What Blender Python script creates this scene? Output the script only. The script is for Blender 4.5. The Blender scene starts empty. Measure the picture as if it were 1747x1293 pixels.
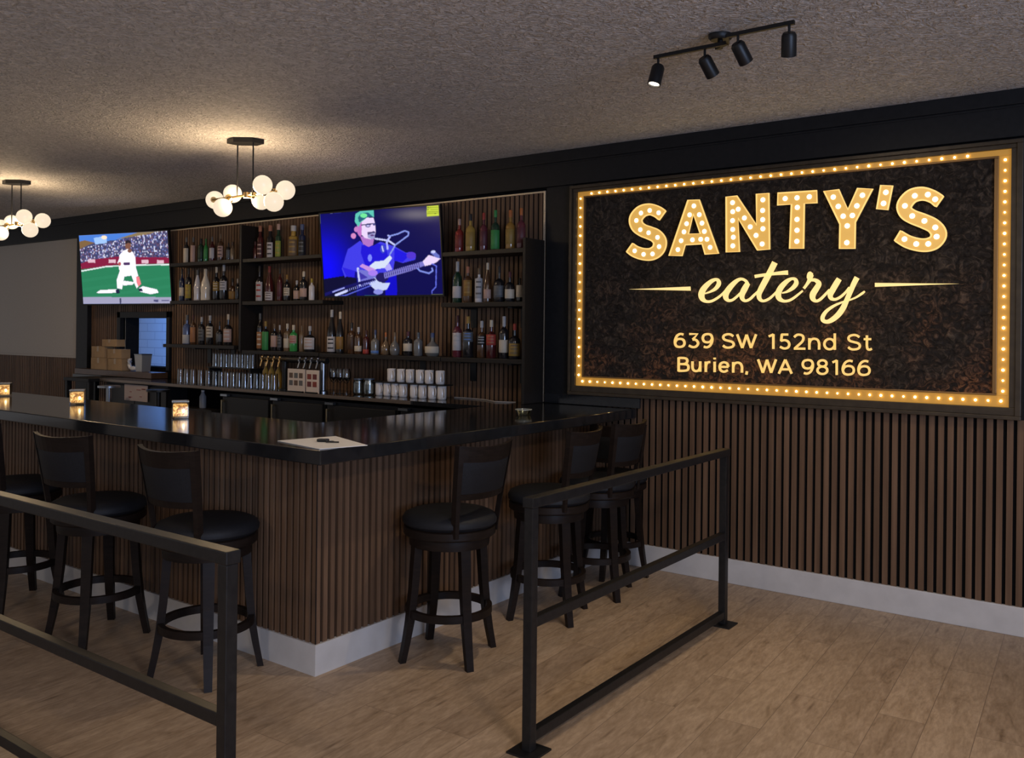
import bpy, math, random
import numpy as np
from mathutils import Vector, Matrix
C = bpy.context.scene.collection
PI = math.pi
# ------------------------------------------------------------------ camera, world, exposure
F, YAW, HZ, ROLL, HC = 1494.72, .628, 569.37, .0109, 1.65     # focal length in px, heading, horizon row, roll, eye height
cd = bpy.data.cameras.new('camera'); cam = bpy.data.objects.new('camera', cd); C.objects.link(cam)
cd.sensor_fit = 'HORIZONTAL'; cd.sensor_width = 36; cd.lens = F / 1747 * 36
cd.shift_y = (HZ - 646.5) / 1747; cd.clip_start = .05; cd.clip_end = 60
fw = Vector((-math.sin(YAW), math.cos(YAW), 0)); r0 = Vector((math.cos(YAW), math.sin(YAW), 0)); u0 = Vector((0, 0, 1))
R = r0 * math.cos(ROLL) + u0 * math.sin(ROLL); U = -r0 * math.sin(ROLL) + u0 * math.cos(ROLL)
cam.matrix_world = Matrix((R, U, -fw)).transposed().to_4x4(); cam.location = (0, 0, HC)
bpy.context.scene.camera = cam
vs = bpy.context.scene.view_settings
vs.view_transform = 'Standard'; vs.look = 'None'; vs.gamma = 1; vs.use_curve_mapping = False; vs.exposure = 0.0
wd = bpy.data.worlds.new('world'); bpy.context.scene.world = wd; wd.use_nodes = True
wd.node_tree.nodes['Background'].inputs[0].default_value = (.95, .93, .96, 1)
wd.node_tree.nodes['Background'].inputs[1].default_value = .36
try:
    bpy.context.scene.cycles.use_light_tree = True
    bpy.context.scene.cycles.sample_clamp_indirect = 3
    bpy.context.scene.cycles.use_denoising = True
except Exception: pass
def lamp(name, kind, loc, energy, col, **k):
    l = bpy.data.lights.new(name, kind); l.energy = energy; l.color = col
    o = bpy.data.objects.new(name, l); o.location = loc; C.objects.link(o)
    for a, b in k.items():
        if a == 'aim': o.rotation_euler = (Vector(b) - Vector(loc)).to_track_quat('-Z', 'Y').to_euler()
        else: setattr(l, a, b)
    return o
# street windows on the right of the room (daylight) and the dining room lamps behind the camera
lamp('daylight_window', 'AREA', (4.2, -.6, 1.6), 270, (.48, .64, 1), shape='RECTANGLE', size=3.2, size_y=2.0, aim=(-3, 2.6, .6))
lamp('dining_lamp', 'AREA', (.9, 1.2, 2.9), 60, (1, .80, .60), shape='DISK', size=.5, aim=(.9, 1.2, 0))
lamp('dining_lamp', 'AREA', (-1.5, -2.2, 2.9), 60, (1, .80, .62), shape='DISK', size=.5, aim=(-1.5, -2.2, 0))
lamp('kitchen_light', 'AREA', (-10.6, 7.0, 2.7), 90, (.16, .38, 1), shape='RECTANGLE', size=1.6, size_y=.6, aim=(-10.9, 7.6, 1.2))

# ------------------------------------------------------------------ pixel -> point on a known plane of the room
W = 5.618                                                     # back wall
def ray(u, v):
    a = (u - 873.5) / F; b = -(v - HZ) / F; c, q = math.cos(ROLL), math.sin(ROLL); a, b = c*a - q*b, q*a + c*b
    return Vector((-math.sin(YAW) + math.cos(YAW)*a, math.cos(YAW) + math.sin(YAW)*a, b))
def atY(u, v, y): d = ray(u, v); return Vector((0, 0, HC)) + d * (y / d.y)
def atZ(u, v, z): d = ray(u, v); return Vector((0, 0, HC)) + d * ((z - HC) / d.z)
def depth(x, y): return -math.sin(YAW)*x + math.cos(YAW)*y

# ------------------------------------------------------------------ materials
MC = {}
def nt(name):
    m = bpy.data.materials.new(name); m.use_nodes = True
    return m, m.node_tree, m.node_tree.nodes, m.node_tree.nodes['Principled BSDF']
def mat(name, col, rough=.5, metal=0, emit=None, es=1, coat=0, spec=None):
    if name in MC: return MC[name]
    m, t, n, b = nt(name)
    b.inputs['Base Color'].default_value = (*col, 1); b.inputs['Roughness'].default_value = rough; b.inputs['Metallic'].default_value = metal
    if emit: b.inputs['Emission Color'].default_value = (*emit, 1); b.inputs['Emission Strength'].default_value = es
    if coat: b.inputs['Coat Weight'].default_value = coat
    if spec is not None: b.inputs['Specular IOR Level'].default_value = spec
    MC[name] = m; return m
def bump(t, b, src, strength, dist=.01):
    bp = t.nodes.new('ShaderNodeBump'); bp.inputs['Strength'].default_value = strength; bp.inputs['Distance'].default_value = dist
    t.links.new(src, bp.inputs['Height']); t.links.new(bp.outputs[0], b.inputs['Normal'])
def ramp(t, src, stops):
    r = t.nodes.new('ShaderNodeValToRGB'); e = r.color_ramp.elements
    while len(e) < len(stops): e.new(.5)
    for i, (p, c) in enumerate(stops): e[i].position = p; e[i].color = (*c, 1)
    t.links.new(src, r.inputs[0]); return r.outputs[0]
def coords(t, scale=(1, 1, 1), rot=(0, 0, 0)):
    tc = t.nodes.new('ShaderNodeTexCoord'); mp = t.nodes.new('ShaderNodeMapping')
    mp.inputs['Scale'].default_value = scale; mp.inputs['Rotation'].default_value = rot
    t.links.new(tc.outputs['Object'], mp.inputs[0]); return mp.outputs[0]
def noise(t, vec, scale, detail=4, rough=.5, dist=0):
    n = t.nodes.new('ShaderNodeTexNoise'); n.inputs['Scale'].default_value = scale; n.inputs['Detail'].default_value = detail
    n.inputs['Roughness'].default_value = rough; n.inputs['Distortion'].default_value = dist
    t.links.new(vec, n.inputs['Vector']); return n.outputs[0]
def noisy(name, c1, c2, scale, rough=.5, bs=.1, metal=0, sc=(1, 1, 1), bd=.004, spec=.5):
    if name in MC: return MC[name]
    m, t, n, b = nt(name); v = coords(t, sc); f = noise(t, v, scale, 6)
    t.links.new(ramp(t, f, [(.3, c1), (.7, c2)]), b.inputs['Base Color'])
    b.inputs['Roughness'].default_value = rough; b.inputs['Metallic'].default_value = metal; b.inputs['Specular IOR Level'].default_value = spec
    if bs: bump(t, b, f, bs, bd)
    MC[name] = m; return m
def glass(name, col=(1, 1, 1), alpha=.25, rough=.05):
    if name in MC: return MC[name]
    m = bpy.data.materials.new(name); m.use_nodes = True; t = m.node_tree; t.nodes.clear()
    o = t.nodes.new('ShaderNodeOutputMaterial'); mx = t.nodes.new('ShaderNodeMixShader'); tr = t.nodes.new('ShaderNodeBsdfTransparent')
    gl = t.nodes.new('ShaderNodeBsdfGlossy'); fr = t.nodes.new('ShaderNodeFresnel'); ad = t.nodes.new('ShaderNodeMath'); ad.operation = 'ADD'; ad.use_clamp = True
    fr.inputs[0].default_value = 1.28; ad.inputs[1].default_value = alpha * .5
    tr.inputs[0].default_value = (*[1 - alpha * (1 - c) for c in col], 1); gl.inputs[0].default_value = (*[.35 + .35 * c for c in col], 1); gl.inputs[1].default_value = rough
    t.links.new(fr.outputs[0], ad.inputs[0]); t.links.new(ad.outputs[0], mx.inputs[0]); t.links.new(tr.outputs[0], mx.inputs[1]); t.links.new(gl.outputs[0], mx.inputs[2])
    t.links.new(mx.outputs[0], o.inputs[0]); MC[name] = m; return m
# ceiling: sprayed knock-down texture
m_ceil, t, n, b = nt('textured_ceiling'); v = coords(t)
f = noise(t, v, 22, 3, .6, 2.0); g = noise(t, v, 1.3, 2)
t.links.new(ramp(t, f, [(.3, (.40, .385, .375)), (.5, (.59, .56, .54)), (.66, (.76, .725, .70))]), b.inputs['Base Color'])
b.inputs['Roughness'].default_value = .8; bump(t, b, f, 1, .03)
# floor: oak laminate planks
m_floor, t, n, b = nt('oak_laminate'); v = coords(t, (1, 1, 1), (0, 0, PI/2 - math.radians(2.6)))
br = t.nodes.new('ShaderNodeTexBrick'); t.links.new(v, br.inputs['Vector'])
br.inputs['Scale'].default_value = 1; br.inputs['Brick Width'].default_value = 1.22; br.inputs['Row Height'].default_value = .19
br.inputs['Mortar Size'].default_value = .0016; br.inputs['Mortar Smooth'].default_value = .3; br.offset = .37; br.offset_frequency = 2
br.inputs['Color1'].default_value = (.0, .0, .0, 1); br.inputs['Color2'].default_value = (1, 1, 1, 1); br.inputs['Mortar'].default_value = (.5, .5, .5, 1)
vg = t.nodes.new('ShaderNodeVectorMath'); vg.operation = 'MULTIPLY'; vg.inputs[1].default_value = (1.3, 5, 1); t.links.new(v, vg.inputs[0])
va = t.nodes.new('ShaderNodeVectorMath'); va.operation = 'ADD'; t.links.new(vg.outputs[0], va.inputs[0]); t.links.new(br.outputs[0], va.inputs[1])
gr = noise(t, va.outputs[0], 2.6, 8, .62, 1.5)
fine = noise(t, va.outputs[0], 14, 3, .6, .4)
big = noise(t, v, 2.2, 2)
c1 = ramp(t, gr, [(.22, (.20, .13, .075)), (.40, (.42, .30, .195)), (.62, (.53, .39, .265)), (.8, (.60, .46, .32))])
mx = t.nodes.new('ShaderNodeMix'); mx.data_type = 'RGBA'; mx.blend_type = 'MULTIPLY'; mx.inputs[0].default_value = 1
c2 = ramp(t, br.outputs[0], [(0, (.82, .81, .81)), (1, (.98, .98, .98))])
t.links.new(c1, mx.inputs[6]); t.links.new(c2, mx.inputs[7])
mx3 = t.nodes.new('ShaderNodeMix'); mx3.data_type = 'RGBA'; mx3.blend_type = 'MULTIPLY'; mx3.inputs[0].default_value = .75
t.links.new(mx.outputs[2], mx3.inputs[6]); t.links.new(ramp(t, fine, [(.35, (.7, .68, .66)), (.65, (1, 1, 1))]), mx3.inputs[7])
vk = t.nodes.new('ShaderNodeTexVoronoi'); vk.inputs['Scale'].default_value = 1.15; vs2 = t.nodes.new('ShaderNodeVectorMath'); vs2.operation = 'MULTIPLY'; vs2.inputs[1].default_value = (1.1, 2.6, 1)
t.links.new(va.outputs[0], vs2.inputs[0]); t.links.new(vs2.outputs[0], vk.inputs['Vector'])
mk = t.nodes.new('ShaderNodeMix'); mk.data_type = 'RGBA'; mk.blend_type = 'MULTIPLY'; mk.inputs[0].default_value = 1
t.links.new(mx3.outputs[2], mk.inputs[6]); t.links.new(ramp(t, vk.outputs['Distance'], [(0, (.42, .38, .35)), (.05, (.6, .57, .54)), (.16, (1, 1, 1))]), mk.inputs[7])
mx2 = t.nodes.new('ShaderNodeMix'); mx2.data_type = 'RGBA'
t.links.new(br.outputs['Fac'], mx2.inputs[0]); t.links.new(mk.outputs[2], mx2.inputs[6]); mx2.inputs[7].default_value = (.18, .125, .085, 1)
t.links.new(mx2.outputs[2], b.inputs['Base Color']); b.inputs['Roughness'].default_value = .42; bump(t, b, gr, .08, .004)
# walnut slats: grain runs up each slat, tone differs between slats
def slatmat(name, axis):
    m, t, n, b = nt(name); sc = (22, 22, .8); v = coords(t, sc); f = noise(t, v, 1.2, 5, .6)
    v2 = coords(t, (1, 1, .02)); f2 = noise(t, v2, 22, 1)
    mx = t.nodes.new('ShaderNodeMix'); mx.data_type = 'RGBA'; mx.blend_type = 'MULTIPLY'; mx.inputs[0].default_value = 1
    t.links.new(ramp(t, f, [(.3, (.098, .056, .033)), (.7, (.182, .108, .065))]), mx.inputs[6])
    t.links.new(ramp(t, f2, [(.3, (.7, .7, .7)), (.7, (1.1, 1.1, 1.1))]), mx.inputs[7])
    t.links.new(mx.outputs[2], b.inputs['Base Color']); b.inputs['Roughness'].default_value = .55; b.inputs['Specular IOR Level'].default_value = .2
    return m
m_slat = slatmat('walnut_slat', 0)
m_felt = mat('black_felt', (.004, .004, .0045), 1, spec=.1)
m_black = noisy('black_paint', (.007, .0075, .009), (.011, .0115, .013), 30, .5, .1, spec=.22)
m_shelf = noisy('black_stained_wood', (.010, .0085, .0075), (.018, .0145, .0125), 14, .45, .08, 0, (1, 8, 8), spec=.25)
m_grey = noisy('grey_wall_paint', (.43, .395, .35), (.47, .43, .385), 60, .85, .15)
m_white = noisy('white_trim_paint', (.48, .47, .465), (.55, .54, .535), 9, .45, .03)
m_top = noisy('black_bar_top', (.010, .0105, .012), (.016, .0165, .018), 18, .11, .01)
m_rail = noisy('black_powder_coat', (.007, .007, .008), (.014, .0135, .0135), 40, .4, .08, 0, spec=.3)
m_wood = noisy('espresso_wood', (.009, .006, .005), (.016, .0105, .008), 14, .45, .03, 0, (1, 1, 6), spec=.16)
m_leath = noisy('black_leather', (.009, .0096, .012), (.013, .014, .0175), 120, .6, .25, 0, (1, 1, 1), .001, .25)
m_met = mat('black_metal', (.007, .007, .0075), .42, 0, spec=.35)
m_chrome = mat('brushed_steel', (.30, .32, .35), .3, 1)
m_brass = mat('brass', (.62, .42, .18), .3, 1)
m_bulb = mat('bulb_glow', (1, .9, .7), .4, 0, (1, .74, .30), 15)
m_lbulb = mat('letter_bulb_glow', (1, .93, .8), .4, 0, (1, .84, .56), 3.4)
m_globe = mat('opal_glass_globe', (.25, .22, .18), .3, 0, (1, .82, .60), .92)
m_card = noisy('brown_cardboard', (.26, .17, .085), (.34, .225, .12), 8, .85, .05)
m_gold = mat('gold_face_bulb_lit', (.22, .12, .03), .4, 0, (1, .58, .13), .62)  # letter face, the bulbs' light on it put in as emission
m_goldrim = mat('gold_edge', (.3, .18, .06), .35, 0, (1, .64, .20), 1.0)  # letter rim, its bulb-lit brightness also set as emission
m_script = mat('lit_script', (.3, .2, .1), .4, 0, (1, .73, .28), 1.02)
m_addr = mat('lit_address', (.3, .2, .1), .4, 0, (1, .64, .18), .84)
m_chan = mat('amber_light_channel', (.34, .18, .035), .4, 0, (1, .48, .07), .26)
m_ceramic = mat('white_ceramic', (.60, .57, .55), .18, 0, coat=.5)
m_paper = noisy('paper', (.78, .76, .73), (.85, .83, .8), 5, .8, 0)
m_glass = glass('clear_glass', (.80, .85, .88), .10)

# ------------------------------------------------------------------ mesh builder
class MB:
    def __init__(s): s.v = []; s.f = []; s.m = []; s.sm = []
    def add(s, vs, fs, mi=0, sm=False, M=None):
        o = len(s.v); s.v += [tuple(M @ Vector(p)) if M else tuple(p) for p in vs]
        s.f += [tuple(o + i for i in q) for q in fs]; s.m += [mi] * len(fs); s.sm += [sm] * len(fs); return s
    def box(s, a, c, mi=0, M=None):
        x0, y0, z0 = a; x1, y1, z1 = c
        vs = [(x, y, z) for z in (z0, z1) for y in (y0, y1) for x in (x0, x1)]
        return s.add(vs, [(0, 2, 3, 1), (4, 5, 7, 6), (0, 1, 5, 4), (2, 6, 7, 3), (0, 4, 6, 2), (1, 3, 7, 5)], mi, False, M)
    def bbox(s, a, c, r=.005, mi=0, M=None):           # box with chamfered edges
        x0, y0, z0 = a; x1, y1, z1 = c; cs = []
        r = min(r, (x1-x0)/2.1, (y1-y0)/2.1, (z1-z0)/2.1)
        bm = bmesh.new(); bmesh.ops.create_cube(bm, size=1)
        for q in bm.verts: q.co = Vector(((x0+x1)/2 + q.co.x*(x1-x0), (y0+y1)/2 + q.co.y*(y1-y0), (z0+z1)/2 + q.co.z*(z1-z0)))
        bmesh.ops.bevel(bm, geom=bm.edges[:], offset=r, segments=2, affect='EDGES', profile=.6)
        bm.verts.index_update(); s.add([q.co[:] for q in bm.verts], [[w.index for w in q.verts] for q in bm.faces], mi, False, M); bm.free(); return s
    def lathe(s, prof, n=20, mi=0, M=None, sm=True, a0=0, a1=2*PI):
        full = abs(a1 - a0 - 2*PI) < 1e-6; k = n if full else n + 1; vs = []; fs = []
        for r, z in prof:
            for i in range(k):
                a = a0 + (a1-a0)*i/n; vs.append((r*math.cos(a), r*math.sin(a), z))
        for j in range(len(prof)-1):
            for i in range(n):
                p = i; q = (i+1) % k if full else i+1
                fs.append((j*k+p, j*k+q, (j+1)*k+q, (j+1)*k+p))
        return s.add(vs, fs, mi, sm, M)
    def cyl(s, p, q, r, n=12, mi=0, r2=None, sm=True):
        p = Vector(p); q = Vector(q); d = q-p; L = d.length; r2 = r if r2 is None else r2
        M = Matrix.Translation(p) @ d.to_track_quat('Z', 'Y').to_matrix().to_4x4()
        return s.lathe([(0, 0), (r, 0), (r, 0), (r2, L), (r2, L), (0, L)], n, mi, M, sm and n > 8)
    def sphere(s, c, r, n=16, mi=0, sc=(1, 1, 1)):
        pr = [(max(r*math.sin(PI*i/(n//2)), 1e-5), -r*math.cos(PI*i/(n//2))) for i in range(n//2+1)]
        return s.lathe(pr, n, mi, Matrix.Translation(Vector(c)) @ Matrix.Diagonal((*sc, 1)))
    def tube(s, pts, r, n=8, mi=0, closed=False, up=(0, 0, 1), rx=None):
        pts = [Vector(p) for p in pts]; N = len(pts); vs = []; fs = []; up = Vector(up)
        for i, p in enumerate(pts):
            a = pts[(i-1) % N] if closed or i else p; c = pts[(i+1) % N] if closed or i < N-1 else p
            d = (c-a).normalized(); x = d.cross(up)
            x = x.normalized() if x.length > 1e-4 else Vector((1, 0, 0)); y = x.cross(d)
            rr = r[i] if isinstance(r, (list, tuple)) else r
            for k in range(n):
                t_ = 2*PI*(k+.5)/n; vs.append(p + x*(rx or rr)*math.cos(t_)*(1.414 if n == 4 else 1) + y*rr*math.sin(t_)*(1.414 if n == 4 else 1))
        for i in range(N if closed else N-1):
            for k in range(n):
                fs.append((i*n+k, i*n+(k+1) % n, ((i+1) % N)*n+(k+1) % n, ((i+1) % N)*n+k))
        if not closed: fs += [tuple(range(n))[::-1], tuple((N-1)*n+k for k in range(n))]
        return s.add(vs, fs, mi, n > 4)
    def build(s, name, mats, parent=None, loc=None):
        me = bpy.data.meshes.new(name); me.from_pydata(s.v, [], s.f)
        for m in (mats if isinstance(mats, (list, tuple)) else [mats]): me.materials.append(m)
        me.polygons.foreach_set('material_index', s.m); me.polygons.foreach_set('use_smooth', s.sm)
        bm = bmesh.new(); bm.from_mesh(me); bmesh.ops.remove_doubles(bm, verts=bm.verts, dist=1e-6)
        bmesh.ops.recalc_face_normals(bm, faces=bm.faces); bm.to_mesh(me); bm.free()
        if any(s.sm): 
            try: me.set_sharp_from_angle(angle=math.radians(40))
            except Exception: pass
        o = bpy.data.objects.new(name, me); C.objects.link(o)
        if parent: o.parent = parent
        if loc: o.location = loc
        return o
import bmesh
def tag(o, label=None, cat=None, group=None, kind=None):
    for k, v in (('label', label), ('category', cat), ('group', group), ('kind', kind)):
        if v: o[k] = v
    return o
def empty(name, loc=(0, 0, 0), rz=0, label=None, cat=None, group=None):
    o = bpy.data.objects.new(name, None); C.objects.link(o); o.location = loc; o.rotation_euler = (0, 0, rz); o.empty_display_size = .05
    return tag(o, label, cat, group)
def struct(o, label=None): return tag(o, label, kind='structure')
KIDS = {}
def copy_tree(o, parent=None):
    c = o.copy(); C.objects.link(c); c.parent = parent
    for ch in list(o.children): copy_tree(ch, c)
    return c

# ------------------------------------------------------------------ room shell
CE, HB = 3.038, 2.775
XL, XR, YF = -16.0, 3.0, -3.5
struct(MB().box((XL, YF, -.1), (XR, W+.2, 0)).build('floor', m_floor))
struct(MB().box((XL, YF, CE), (XR, 9, CE+.1)).build('ceiling', m_ceil))
OX0, OX1, OZ0, OZ1 = -9.68, -8.75, 1.235, 1.785            # kitchen pass-through
wb = MB()
wb.box((XL, W, 0), (OX0, W+.18, CE), 0); wb.box((OX1, W, 0), (-3.76, W+.18, CE), 1); wb.box((OX0, W, 0), (OX1, W+.18, OZ0), 1); wb.box((OX0, W, OZ1), (OX1, W+.18, CE), 1)
wb.box((-3.76, W, 0), (XR, W+.18, CE), 2)
wall = struct(wb.build('wall_back', [m_grey, m_felt, m_black]))
def slats_x(x0, x1, z0, z1, y, pitch=.0455, name='slat_cladding', d=.016, face=-1, holes=()):
    b = MB(); b.box((x0, min(y, y+face*.004), z0), (x1, max(y, y+face*.004), z1), 1)
    n = int((x1-x0)/pitch)
    for i in range(n+1):
        a = x0 + i*pitch; c = min(a + pitch*.63, x1)
        if c-a < .005: continue
        zs = [(z0, z1)]
        for hx0, hx1, hz0, hz1 in holes:
            if a < hx1 and c > hx0: zs = [(z0, hz0), (hz1, z1)]
        for p, q in zs: b.box((a, min(y, y+face*d), p), (c, max(y, y+face*d), q), 0)
    return b.build(name, [m_slat, m_felt], wall)
# cladding behind the bar (around the pass-through), under the sign, and the wainscot on the left
for x0, x1, z0, z1 in ((-10.37, OX0-.07, 0, 2.74), (OX1+.06, -3.775, 0, 2.74)): slats_x(x0, x1, z0, z1, W)
slats_x(OX0-.07, OX1+.06, OZ1+.05, 2.74, W)
slats_x(-3.2, XR, .155, 1.20, W, .0503)
slats_x(XL, -10.62, .15, 1.29, W)
bb = MB(); bb.bbox((XL, W-.028, 0), (-10.62, W, .155), .004); bb.build('baseboard', m_white, wall)
MB().bbox((XL, W-.022, 1.29), (-10.62, W, 1.315), .004).build('chair_rail', m_grey, wall)
struct(MB().bbox((-3.23, W-.026, 0), (XR, W, .163), .005).build('baseboard_back', m_white))
hd = MB().bbox((XL, W-.05, HB), (XR, W, CE), .004); hd.bbox((XL, W-.066, CE-.085), (XR, W-.05, CE), .004); hd.bbox((XL, W-.058, CE-.10), (XR, W-.05, CE-.088), .003)
struct(hd.build('trim_1', m_black))
struct(MB().bbox((-10.63, W-.07, 0), (-10.37, W, HB), .004).build('trim_2', m_black))
struct(MB().bbox((-3.745, W-.03, 1.125), (-3.505, W, HB), .004).build('trim_3', m_black))
struct(MB().bbox((-3.74, W-.035, 1.126), (-2.925, W-.001, 1.20), .004).build('trim_4', m_top))
# edging strip round the cladding, the glow along it put into its pale tan
ed = MB().box((-10.37, W-.022, 2.74), (-3.76, W, 2.752)); ed.box((-3.775, W-.024, 1.13), (-3.757, W, 2.752))
struct(ed.build('trim_5', noisy('aluminium_edging', (.36, .30, .22), (.72, .62, .48), 260, .45, .3, .6)))
struct(MB().box((XR, YF, 0), (XR+.1, W, .9)).build('wall_right', m_grey))
# pass-through: black frame and the kitchen behind it
pf = MB()
for a, c in (((OX0-.07, W-.05, OZ0-.03), (OX0, W+.02, OZ1+.07)), ((OX1, W-.05, OZ0-.03), (OX1+.06, W+.02, OZ1+.07)), ((OX0-.07, W-.05, OZ1), (OX1+.06, W+.02, OZ1+.07))): pf.bbox(a, c, .004)
pf.box((OX0, W+.02, OZ0), (OX0+.006, W+.185, OZ1))
struct(pf.build('window_1', m_black))
mb_, t, n, b = nt('painted_block'); v = coords(t, (1, 1, 1), (PI/2, 0, 0)); br = t.nodes.new('ShaderNodeTexBrick'); t.links.new(v, br.inputs[0])
br.inputs['Scale'].default_value = 1; br.inputs['Brick Width'].default_value = .40; br.inputs['Row Height'].default_value = .125; br.inputs['Mortar Size'].default_value = .006
br.inputs['Color1'].default_value = br.inputs['Color2'].default_value = (.62, .64, .68, 1); br.inputs['Mortar'].default_value = (.42, .44, .5, 1)
t.links.new(br.outputs[0], b.inputs['Base Color']); bump(t, b, br.outputs['Fac'], -.3)
struct(MB().box((-14, 7.7, 0), (-7.5, 7.8, CE)).build('wall_kitchen', mb_))
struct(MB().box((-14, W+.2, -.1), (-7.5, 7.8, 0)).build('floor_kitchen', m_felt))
struct(MB().box((-7.5, W+.18, 0), (-7.4, 7.8, CE)).build('wall_kitchen_right', m_grey))
# ------------------------------------------------------------------ bar
BX, BY, CT = -3.232, 2.87, 1.124
bar = empty('bar_counter', (0, 0, 0), 0, 'L-shaped bar clad in vertical walnut slats with a black polished top and white plinth', 'bar')
bd = MB().box((-8, BY+.004, 0), (BX-.004, 3.3, 1.05)); bd.box((-3.7, 3.3, 0), (BX-.004, W-.001, 1.05)); bd.build('carcass', m_felt, bar)
def slab_slats(name, axis, a0, a1, z0, z1, c, pitch, frac):
    b = MB(); k = int(abs(a1-a0)/pitch)
    for i in range(k+1):
        p = a1 - i*pitch if axis == 'x' else a0 + i*pitch
        q = p - pitch*frac if axis == 'x' else min(p + pitch*frac, a1)
        if axis == 'x': b.box((q, c-.014, z0), (p, c+.004, z1))
        else: b.box((c-.004, p, z0), (c+.014, q, z1))
    return b.build(name, m_slat, bar)
slab_slats('slat_cladding', 'x', -8, BX+.012, .14, 1.056, BY, .0455, .60)
slab_slats('slat_cladding', 'y', BY-.013, W, .14, 1.056, BX, .0455, .60)
MB().box((BX+.013, BY-.0165, .15), (BX+.0165, BY-.013, 1.056)).build('corner_strip', m_black, bar)
def prism(b, pts, z0, z1, mi=0):
    n = len(pts); vs = [(x, y, z0) for x, y in pts] + [(x, y, z1) for x, y in pts]
    return b.add(vs, [tuple(range(n))[::-1], tuple(range(n, 2*n))] + [(i, (i+1) % n, n+(i+1) % n, n+i) for i in range(n)], mi)
pl = MB(); prism(pl, [(-8, BY-.024), (BX+.024, BY-.024), (BX+.024, W-.027), (BX+.001, W-.027), (BX+.001, BY-.001), (-8, BY-.001)], 0, .149); pl.build('plinth', m_white, bar)
tp = MB(); prism(tp, [(-8, 2.635), (-2.95, 2.635), (-2.95, W-.036), (-3.88, W-.036), (-3.88, 3.44), (-8, 3.44)], 1.058, CT)
o = tp.build('bar_top', m_top, bar)
bv = o.modifiers.new('b', 'BEVEL'); bv.width = .005; bv.segments = 2; bv.limit_method = 'ANGLE'
# ------------------------------------------------------------------ back counter, coolers
bc = empty('back_counter', (0, 0, 0), 0, 'black back counter with metal front edge running along the slatted wall behind the bar', 'counter')
BCX0 = atY(172, 638, 5.08).x
wt_ = MB(); prism(wt_, [(BCX0, 5.08), (-3.885, 5.08), (-3.885, W-.024), (-10.34, W-.024), (-10.34, 5.36), (BCX0, 5.36)], 1.085, 1.118); wt_.build('worktop', m_top, bc)
MB().bbox((BCX0, 5.066, 1.088), (-4.65, 5.081, 1.116), .003).build('front_edge', mat('worn_metal_edge', (.20, .16, .13), .38, .8), bc)
MB().box((BCX0+.1, 5.37, 0), (-3.9, W-.02, 1.084)).build('back_panel', m_felt, bc)
MB().box((-7.9, 5.1, .86), (-7.25, 5.35, .885)).build('lower_shelf', m_shelf, bc)
hx = [atY(u, 690, 5.08).x for u in (375.5, 458, 550.6, 675, 760)]
for i in range(4):
    x0, x1 = hx[i]+.02, hx[i+1]-.0
    if i: x0 += .02
    cq = empty('bar_cooler', ((x0+x1)/2, 5.3, 0), 0, 'black under-counter cooler, %s along the back bar counting from the kitchen side' % ['first', 'second', 'third', 'fourth'][i], 'cooler', 'under-counter coolers behind the bar')
    w = (x1-x0)/2
    MB().box((-w, -.19, .08), (w, .04, 1.06)).build('body', m_black, cq)
    MB().bbox((-w+.01, -.215, .12), (w-.01, -.191, 1.03), .006).build('door', m_met, cq)
    hd_ = MB(); xs = -w+.03 if i != 1 else -w+.03
    hd_.cyl((xs, -.24, .72), (xs, -.24, 1.0), .008); hd_.box((xs-.008, -.24, .98), (xs+.008, -.21, 1.0)); hd_.box((xs-.008, -.24, .72), (xs+.008, -.21, .74)); hd_.build('handle', mat('dull_brass', (.30, .23, .13), .4, 1), cq)
    MB().box((-w+.0, -.235, 1.035), (-w+.10, -.20, 1.055)).build('hinge', m_chrome, cq)
# dark cabinet left of the coolers with a paper on it
cb = empty('storage_cabinet', (0, 0, 0), 0, 'black storage cabinet under the kitchen pass-through end of the back counter', 'cabinet')
MB().box((BCX0+.06, 5.12, .0), (-8.0, 5.34, 1.08)).build('body', m_black, cb)
cw_ = (-8.0-BCX0-.06)/2
for i in range(2): MB().bbox((BCX0+.065+i*cw_, 5.10, .1), (BCX0+.055+(i+1)*cw_, 5.118, 1.06), .004).build('door', m_met, cb)
a, c_ = atY(213, 655, 5.09), atY(252, 686, 5.09)
pp = MB().box((a.x, 5.086, c_.z), (c_.x, 5.09, a.z)); rnd = random.Random(4)
for i in range(8):
    x = rnd.uniform(a.x+.03, c_.x-.08); z = rnd.uniform(c_.z+.02, a.z-.02); pp.box((x, 5.084, z), (x+rnd.uniform(.02, .08), 5.0865, z+.008), 1)
tag(pp.build('paper_notice', [mat('pinkish_paper', (.36, .31, .31), .8), mat('red_print', (.26, .10, .10), .8)]), 'pale printed notice hanging on the cabinet below the kitchen pass-through', 'notice')
tb = empty('side_table', (0, 0, 0), 0, 'small black side table with tapered legs beyond the left end of back counter', 'table')
ta, tb2 = atY(108, 641, 4.95), atY(176, 650, 4.95)
MB().bbox((ta.x, 4.95, 1.08), (BCX0-.015, 5.34, 1.115), .004).build('tabletop', m_black, tb)
for x in (ta.x+.03, BCX0-.05):
    for y in (4.99, 5.31): MB().tube([(x, y, 1.08), (x, y, 0)], [.026, .013], 4).build('leg', m_black, tb)
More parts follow.
